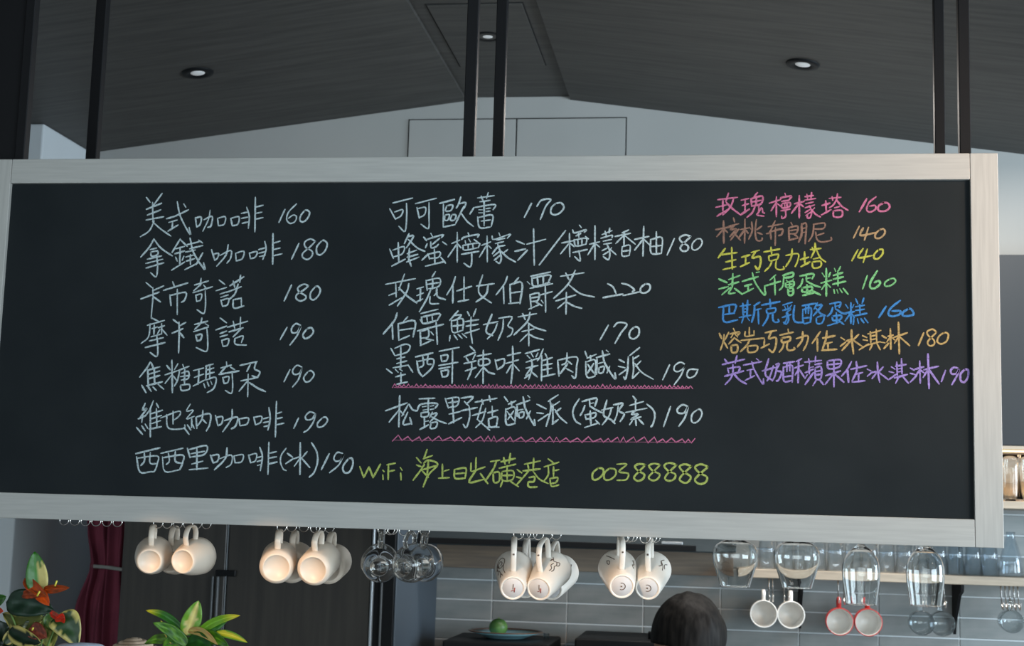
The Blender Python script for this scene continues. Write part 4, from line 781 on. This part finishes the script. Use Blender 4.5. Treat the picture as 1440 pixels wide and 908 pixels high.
# small glass bit at the plate's right edge
gb = link('small_glass_cup', lathe([(0, .002), (.009, .002), (.010, .020), (.0088, .020), (.008, .004), (0, .004)], 20), M['glass_t'], None, True)
gb.location = (at(763, 893, 4.55).x+.012, 4.55, za+.0); tag(gb, 'tiny clear cup beside the right rim of the pale blue plate', 'cup')

# ================================================================== PERSON behind the counter
YPn = 4.02
hc = at(966, 899, YPn)                    # centre of the skull
kp = YPn/F
per = empty('person', (hc.x, YPn, 0), 'black-haired person bent low behind the counter, only the crown visible', 'person')
me = bpy.data.meshes.new('body'); 
J = {'pel': (0, .30, .86), 'sp': (0, .22, 1.02), 'ch': (0, .08, 1.14), 'nk': (0, .015, 1.17), 'hd': (0, -.0, 1.235),
     'sl': (-.17, .09, 1.10), 'el': (-.24, -.05, .95), 'wl': (-.12, -.20, .92), 'hl': (-.08, -.26, .92),
     'sr': (.17, .09, 1.10), 'er': (.24, -.05, .95), 'wr': (.12, -.20, .92), 'hr': (.08, -.26, .92),
     'kl': (-.10, .26, .46), 'al': (-.10, .34, .08), 'fl': (-.11, .20, .03), 'kr': (.10, .26, .46), 'ar': (.10, .34, .08), 'fr': (.11, .20, .03), 'pl': (-.09, .30, .82), 'prr': (.09, .30, .82)}
dzp = hc.z-1.235
keys = list(J); vs = [V(J[k])*1 for k in keys]
for k, v in zip(keys, vs):
    if J[k][2] > .7: v.z += dzp
    else: v.z += 0
R90 = Matrix.Rotation(math.radians(-125), 3, 'Z')
vs = [R90 @ v for v in vs]
E_ = [('pel', 'sp'), ('sp', 'ch'), ('ch', 'nk'), ('nk', 'hd'), ('ch', 'sl'), ('sl', 'el'), ('el', 'wl'), ('wl', 'hl'), ('ch', 'sr'), ('sr', 'er'), ('er', 'wr'), ('wr', 'hr'), ('pel', 'pl'), ('pl', 'kl'), ('kl', 'al'), ('al', 'fl'), ('pel', 'prr'), ('prr', 'kr'), ('kr', 'ar'), ('ar', 'fr')]
me.from_pydata([tuple(v) for v in vs], [(keys.index(a), keys.index(b)) for a, b in E_], [])
body = bpy.data.objects.new('body', me); COL.objects.link(body); body.parent = per
me.materials.append(M['navycloth'])
sk = body.modifiers.new('skin', 'SKIN'); RAD = {'pel': .13, 'sp': .12, 'ch': .13, 'nk': .05, 'hd': .045, 'sl': .06, 'sr': .06, 'el': .042, 'er': .042, 'wl': .028, 'wr': .028, 'hl': .03, 'hr': .03, 'kl': .06, 'kr': .06, 'al': .04, 'ar': .04, 'fl': .035, 'fr': .035, 'pl': .09, 'prr': .09}
for i, k in enumerate(keys):
    s = me.skin_vertices[0].data[i]; s.radius = (RAD[k], RAD[k]); s.use_root = (k == 'pel')
body.modifiers.new('sub', 'SUBSURF').levels = 2; body.modifiers['sub'].render_levels = 2
body.location.z = 0
# head with face (looking down to the left), ears and hair
FD = R90 @ V((0, -1, 0))                   # facing direction
def head_part(name, fn, matn, sub=5):
    bm = nb(); bmesh.ops.create_icosphere(bm, subdivisions=sub, radius=1)
    for v in bm.verts: v.co = fn(v.co.copy())
    for v in bm.verts: v.co = R90 @ v.co
    o = link(name, bm, M[matn], per, True, True); o.location = V((0, 0, hc.z)); return o
def skull(c):
    x, y, z = c; w = .074; 
    d = V((x*w, y*.092, z*.108))
    if z < 0: d.x *= 1-.28*(-z); d.y *= 1-.15*(-z)
    if y < 0:                                # face side
        d.y += .004*math.exp(-((z+.05)/.12)**2)*0
        nose = math.exp(-(x/.16)**2)*math.exp(-((z+.22)/.20)**2); d.y -= .022*nose
        eyes = (math.exp(-((abs(x)-.38)/.16)**2))*math.exp(-((z+.02)/.10)**2); d.y += .008*eyes
        mouth = math.exp(-(x/.3)**2)*math.exp(-((z+.58)/.05)**2); d.y += .004*mouth
    return d
head_part('head', skull, 'skin')
def hair(c):
    x, y, z = c
    d = V((x*.0935, y*.104+.006, z*.120+.006))
    n_ = noise.noise(V((x*5, y*5, z*2)))*.004; d += c*n_
    if z < -.15 and y < .1: d = V((d.x*.70, d.y*.70+.02, d.z))
    if z < -.55: d.z = -.07
    d.x += .010*max(0, -z)*1.2
    return d
head_part('hair', hair, 'hair')
for s in (-1, 1):
    bm = nb(); bmesh.ops.create_icosphere(bm, subdivisions=3, radius=1)
    for v in bm.verts: v.co = R90 @ V((s*.074+v.co.x*.009, v.co.y*.016+.005, v.co.z*.030-.03))
    o = link('ear', bm, M['skin'], per, True, True); o.location = V((0, 0, hc.z))

# ================================================================== FRONT COUNTER WITH PLANTS
fc = empty('front_counter', (-.8, 2.2, 0), 'bar counter in front below the picture edge that carries the plants', 'counter')
ZC = 1.14
link('counter_front', bevbox((-2.2, 2.02, 0), (.9, 2.55, ZC-.04), .003, 1), M['shelfwood'], fc)
link('counter_slab', bevbox((-2.25, 1.96, ZC-.04), (.95, 2.6, ZC), .004, 2), M['countertop'], fc)

GREEN, DG, CRM, LIM, ORG, RED_, PNK, YEL = (.14, .38, .04), (.03, .13, .06), (.74, .68, .38), (.38, .56, .07), (.74, .27, .07), (.85, .16, .09), (.60, .28, .20), (.80, .72, .14)
def leaf(parent, a, b, w, c1, c2, pat='center', bend=.12, cup=.15, roll=0.0, dy=0.0, name='leaf', shape=.45):
    """a,b pixel ends at depth Y; blade between with width w px"""
    Y = 2.30; pa_, pb2 = at(a[0], a[1], Y), at(b[0], b[1], Y+dy)
    ax = pb2-pa_; L = ax.length; t = ax.normalized()
    toward = (CAM-pa_).normalized(); side = t.cross(toward).normalized(); nrm = side.cross(t).normalized()
    side = (side*math.cos(roll)+nrm*math.sin(roll)); nrm = side.cross(t).normalized()
    W = w*Y/F*.5; bm = nb(); nu, nv = 14, 8; lay = bm.loops.layers.color.new('Col'); g = []; cc = {}
    for i in range(nu+1):
        u = i/nu; prof = (u**shape)*((1-u)**.75); prof /= ((shape/(shape+.75))**shape)*((.75/(shape+.75))**.75)
        row = []
        for j in range(nv+1):
            v = j/nv*2-1
            p = pa_ + t*L*u + side*W*prof*v + nrm*(abs(v)*cup*W*prof - 0) + V((0, 0, 1))*bend*L*math.sin(math.pi*u) + nrm*.04*W*math.sin(u*17+v*3)
            vt = bm.verts.new(p); row.append(vt)
            if pat == 'center': k = 1 if abs(v)+.25*noise.noise(V((u*6, v*5, w))) < .45 else 0
            elif pat == 'edge': k = 1 if abs(v)+.2*noise.noise(V((u*6, v*5, w))) > .72 else 0
            elif pat == 'side': k = 1 if (v > .0 and u < .72+.2*noise.noise(V((u*5, v*5, w)))) else 0
            elif pat == 'tip': k = max(0, min(1, (u-.55)*3))
            elif pat == 'mix': k = max(0, min(1, .5+1.6*noise.noise(V((u*5, v*4, w)))))
            else: k = 0
            col = [c1[q]*(1-k)+c2[q]*k for q in range(3)]
            if abs(v) < .01: col = [q*1.15+.01 for q in col]
            cc[vt] = (*col, 1)
        g.append(row)
    for i in range(nu):
        for j in range(nv):
            f = bm.faces.new((g[i][j], g[i+1][j], g[i+1][j+1], g[i][j+1]))
            for lp in f.loops: lp[lay] = cc[lp.vert]
    o = link(name, bm, M['leaf'], parent, True)
    s = o.modifiers.new('s', 'SOLIDIFY'); s.thickness = .0006
    return o
def stalk(parent, pts, r=.0016, name='stalk', Y=2.31):
    bm = nb(); tube(bm, cr([at(p[0], p[1], Y) for p in pts], 5), r, 6); return link(name, bm, M['stem'], parent, True)
def pot(parent, x, y, top, r, matn='pot'):
    h_ = top-ZC
    o = link('pot', lathe([(0, 0), (r*.72, 0), (r*.78, .004), (r, h_-.012), (r*1.05, h_-.010), (r*1.05, h_), (r*.97, h_), (r*.92, h_-.02), (0, h_-.022)], 32), M[matn], parent, True, True)
    s = link('soil', lathe([(0, h_-.014), (r*.93, h_-.016)], 24), M['soil'], parent, True, True)
    o.location = V((x, y, ZC))-world_loc(parent); s.location = o.location
pA = at(45, 908, 2.31)
anth = empty('flowering_plant', (pA.x, 2.31, ZC), 'potted plant with orange-red flowers and cream-edged dark green leaves', 'plant')
pot(anth, pA.x, 2.31, 1.30, .075)
for st in ([(45, 960), (50, 880), (52, 835)], [(45, 960), (30, 900), (14, 860)], [(50, 960), (70, 900), (82, 872)], [(40, 960), (20, 920), (18, 890)], [(48, 960), (58, 880), (62, 832)], [(46, 960), (55, 920), (62, 885)]): stalk(anth, st)
leaf(anth, (54, 836), (48.5, 775), 31, GREEN, CRM, 'side', 0, .3, name='leaf')
leaf(anth, (9, 846), (76, 857), 40, DG, (.10, .2, .13), 'mix', .04, .25)
leaf(anth, (60, 868), (4, 862), 34, (.30, .32, .10), CRM, 'edge', -.16, .2, dy=.02)
leaf(anth, (78, 866), (110, 908), 42, (.10, .22, .06), CRM, 'edge', .18, .2)
leaf(anth, (12, 885), (58, 904), 26, DG, CRM, 'edge', -.05, .2, dy=-.02)
leaf(anth, (62, 870), (72, 912), 30, (.20, .28, .06), CRM, 'mix', .0, .2, dy=.03)
leaf(anth, (30, 880), (75, 895), 30, (.05, .13, .05), (.3, .3, .08), 'mix', .0, .2, dy=.04)
leaf(anth, (-18, 850), (9, 838), 20, (.10, .17, .02), GREEN, 'mix', 0, .2)
leaf(anth, (-20, 900), (14, 880), 44, DG, (.05, .12, .04), 'mix', 0, .2, dy=.03)
leaf(anth, (-14, 930), (24, 902), 40, DG, (.05, .12, .04), 'mix', 0, .2, dy=.03)
leaf(anth, (20, 925), (50, 898), 34, (.04, .1, .03), DG, 'mix', 0, .2, dy=.05)
leaf(anth, (46, 876), (104, 893), 24, (.16, .30, .10), CRM, 'mix', .10, .2, dy=.05)
leaf(anth, (66, 862), (84, 886), 26, (.14, .28, .10), (.40, .48, .20), 'mix', .0, .2, dy=.02)
leaf(anth, (6, 905), (30, 878), 18, (.10, .22, .06), CRM, 'edge', .0, .2, dy=.01)
for a, b, w, c1, c2, bd in (((34, 813), (66, 838), 17, ORG, (.50, .22, .06), -.05), ((61, 829), (98, 826), 13, (.45, .20, .05), ORG, .0), ((31, 836), (60, 838), 14, (.40, .16, .05), ORG, .05), ((52, 832), (69, 851), 17, (.85, .33, .08), ORG, .04), ((70, 859), (90, 868), 9, RED_, PNK, -.1), ((83, 876), (88, 862), 14, (.75, .2, .12), RED_, 0), ((42, 882), (66, 896), 24, PNK, (.35, .15, .1), 0), ((-8, 858), (5, 859), 12, RED_, ORG, 0)):
    leaf(anth, a, b, w, c1, c2, 'mix', bd, .35, dy=-.015, name='flower_spathe')
for pts in ([(77, 824), (80, 816)], [(52, 838), (56, 831)], [(45, 886), (47, 882)]):
    bm = nb(); tube(bm, [at(p[0], p[1], 2.275) for p in pts], .0014, 7); link('spadix', bm, M['spadix'], anth, True)
pB = at(268, 908, 2.31)
pp = empty('variegated_plant', (pB.x, 2.31, ZC), 'potted plant with pointed lime green leaves streaked cream', 'plant')
pot(pp, pB.x, 2.31, 1.315, .048)
stalk(pp, [(268, 960), (268, 920), (266, 895)], .004)
for a, b, w, c1, c2, pt, bd, dy in (((262, 893), (279.5, 844), 28, LIM, CRM, 'center', 0, 0), ((258, 886), (205, 858), 12, GREEN, YEL, 'tip', .10, 0), ((265, 908), (215, 875), 18, (.12, .30, .05), LIM, 'mix', .08, -.02),
        ((244, 906), (226, 872), 9, YEL, CRM, 'mix', .0, 0), ((246, 903), (203, 905), 15, (.18, .28, .03), LIM, 'mix', .14, 0), ((276, 890), (337.5, 865), 13, LIM, YEL, 'tip', .08, 0),
        ((276, 894), (320, 871), 18, GREEN, (.2, .4, .12), 'mix', .02, .01), ((264, 886), (306, 906), 12, CRM, (.75, .55, .32), 'mix', .10, -.03), ((302, 889), (348, 903), 11, YEL, LIM, 'edge', .06, 0),
        ((272, 906), (322, 908), 22, (.10, .28, .04), LIM, 'mix', .20, -.01), ((262, 905), (300, 915), 26, (.06, .25, .07), GREEN, 'mix', .15, -.03), ((266, 900), (225, 925), 30, GREEN, LIM, 'mix', .18, .0),
        ((262, 912), (248, 884), 18, LIM, GREEN, 'mix', .0, .02), ((270, 915), (285, 880), 22, GREEN, LIM, 'mix', .0, .03), ((260, 925), (225, 898), 20, LIM, GREEN, 'mix', .1, .03)):
    leaf(pp, a, b, w, c1, c2, pt, bd, .28, dy=dy)
# pale bowl turned over, rope basket
b0 = at(114, 903, 2.10)
bw = link('upturned_bowl', lathe([(.066, 0), (.066, .003), (.060, b0.z-ZC-.05), (.046, b0.z-ZC-.012), (.030, b0.z-ZC-.003), (0, b0.z-ZC)], 40), M['bluewhite'], None, True)
bw.location = (b0.x, 2.10, ZC); tag(bw, 'pale blue-white rounded bowl top at the lower edge between plant and basket', 'bowl')
r0_ = at(183, 898, 2.36); rb = empty('rope_basket', (r0_.x, 2.38, ZC), 'small tan coiled rope basket left of the variegated plant', 'basket')
hB = r0_.z-ZC
bm = nb(); N = 620; pts = []
for i in range(N+1):
    t = i/N; turns = 17
    a = 2*math.pi*turns*t; zz = .004+(hB-.018)*min(1, t/.72); rr = .042 if t < .72 else .042*max(.08, 1-((t-.72)/.28))
    zz = .004+(hB-.022)*(t/.72) if t < .72 else hB-.022+.018*math.sin((t-.72)/.28*math.pi/2)
    rr *= 1+.06*math.sin(math.pi*min(1, t/.72))
    pts.append(V((rr*math.cos(a), rr*math.sin(a), zz)))
tube(bm, pts, .0052, 6)
o = link('coiled_rope', bm, M['rope'], rb, True, True)
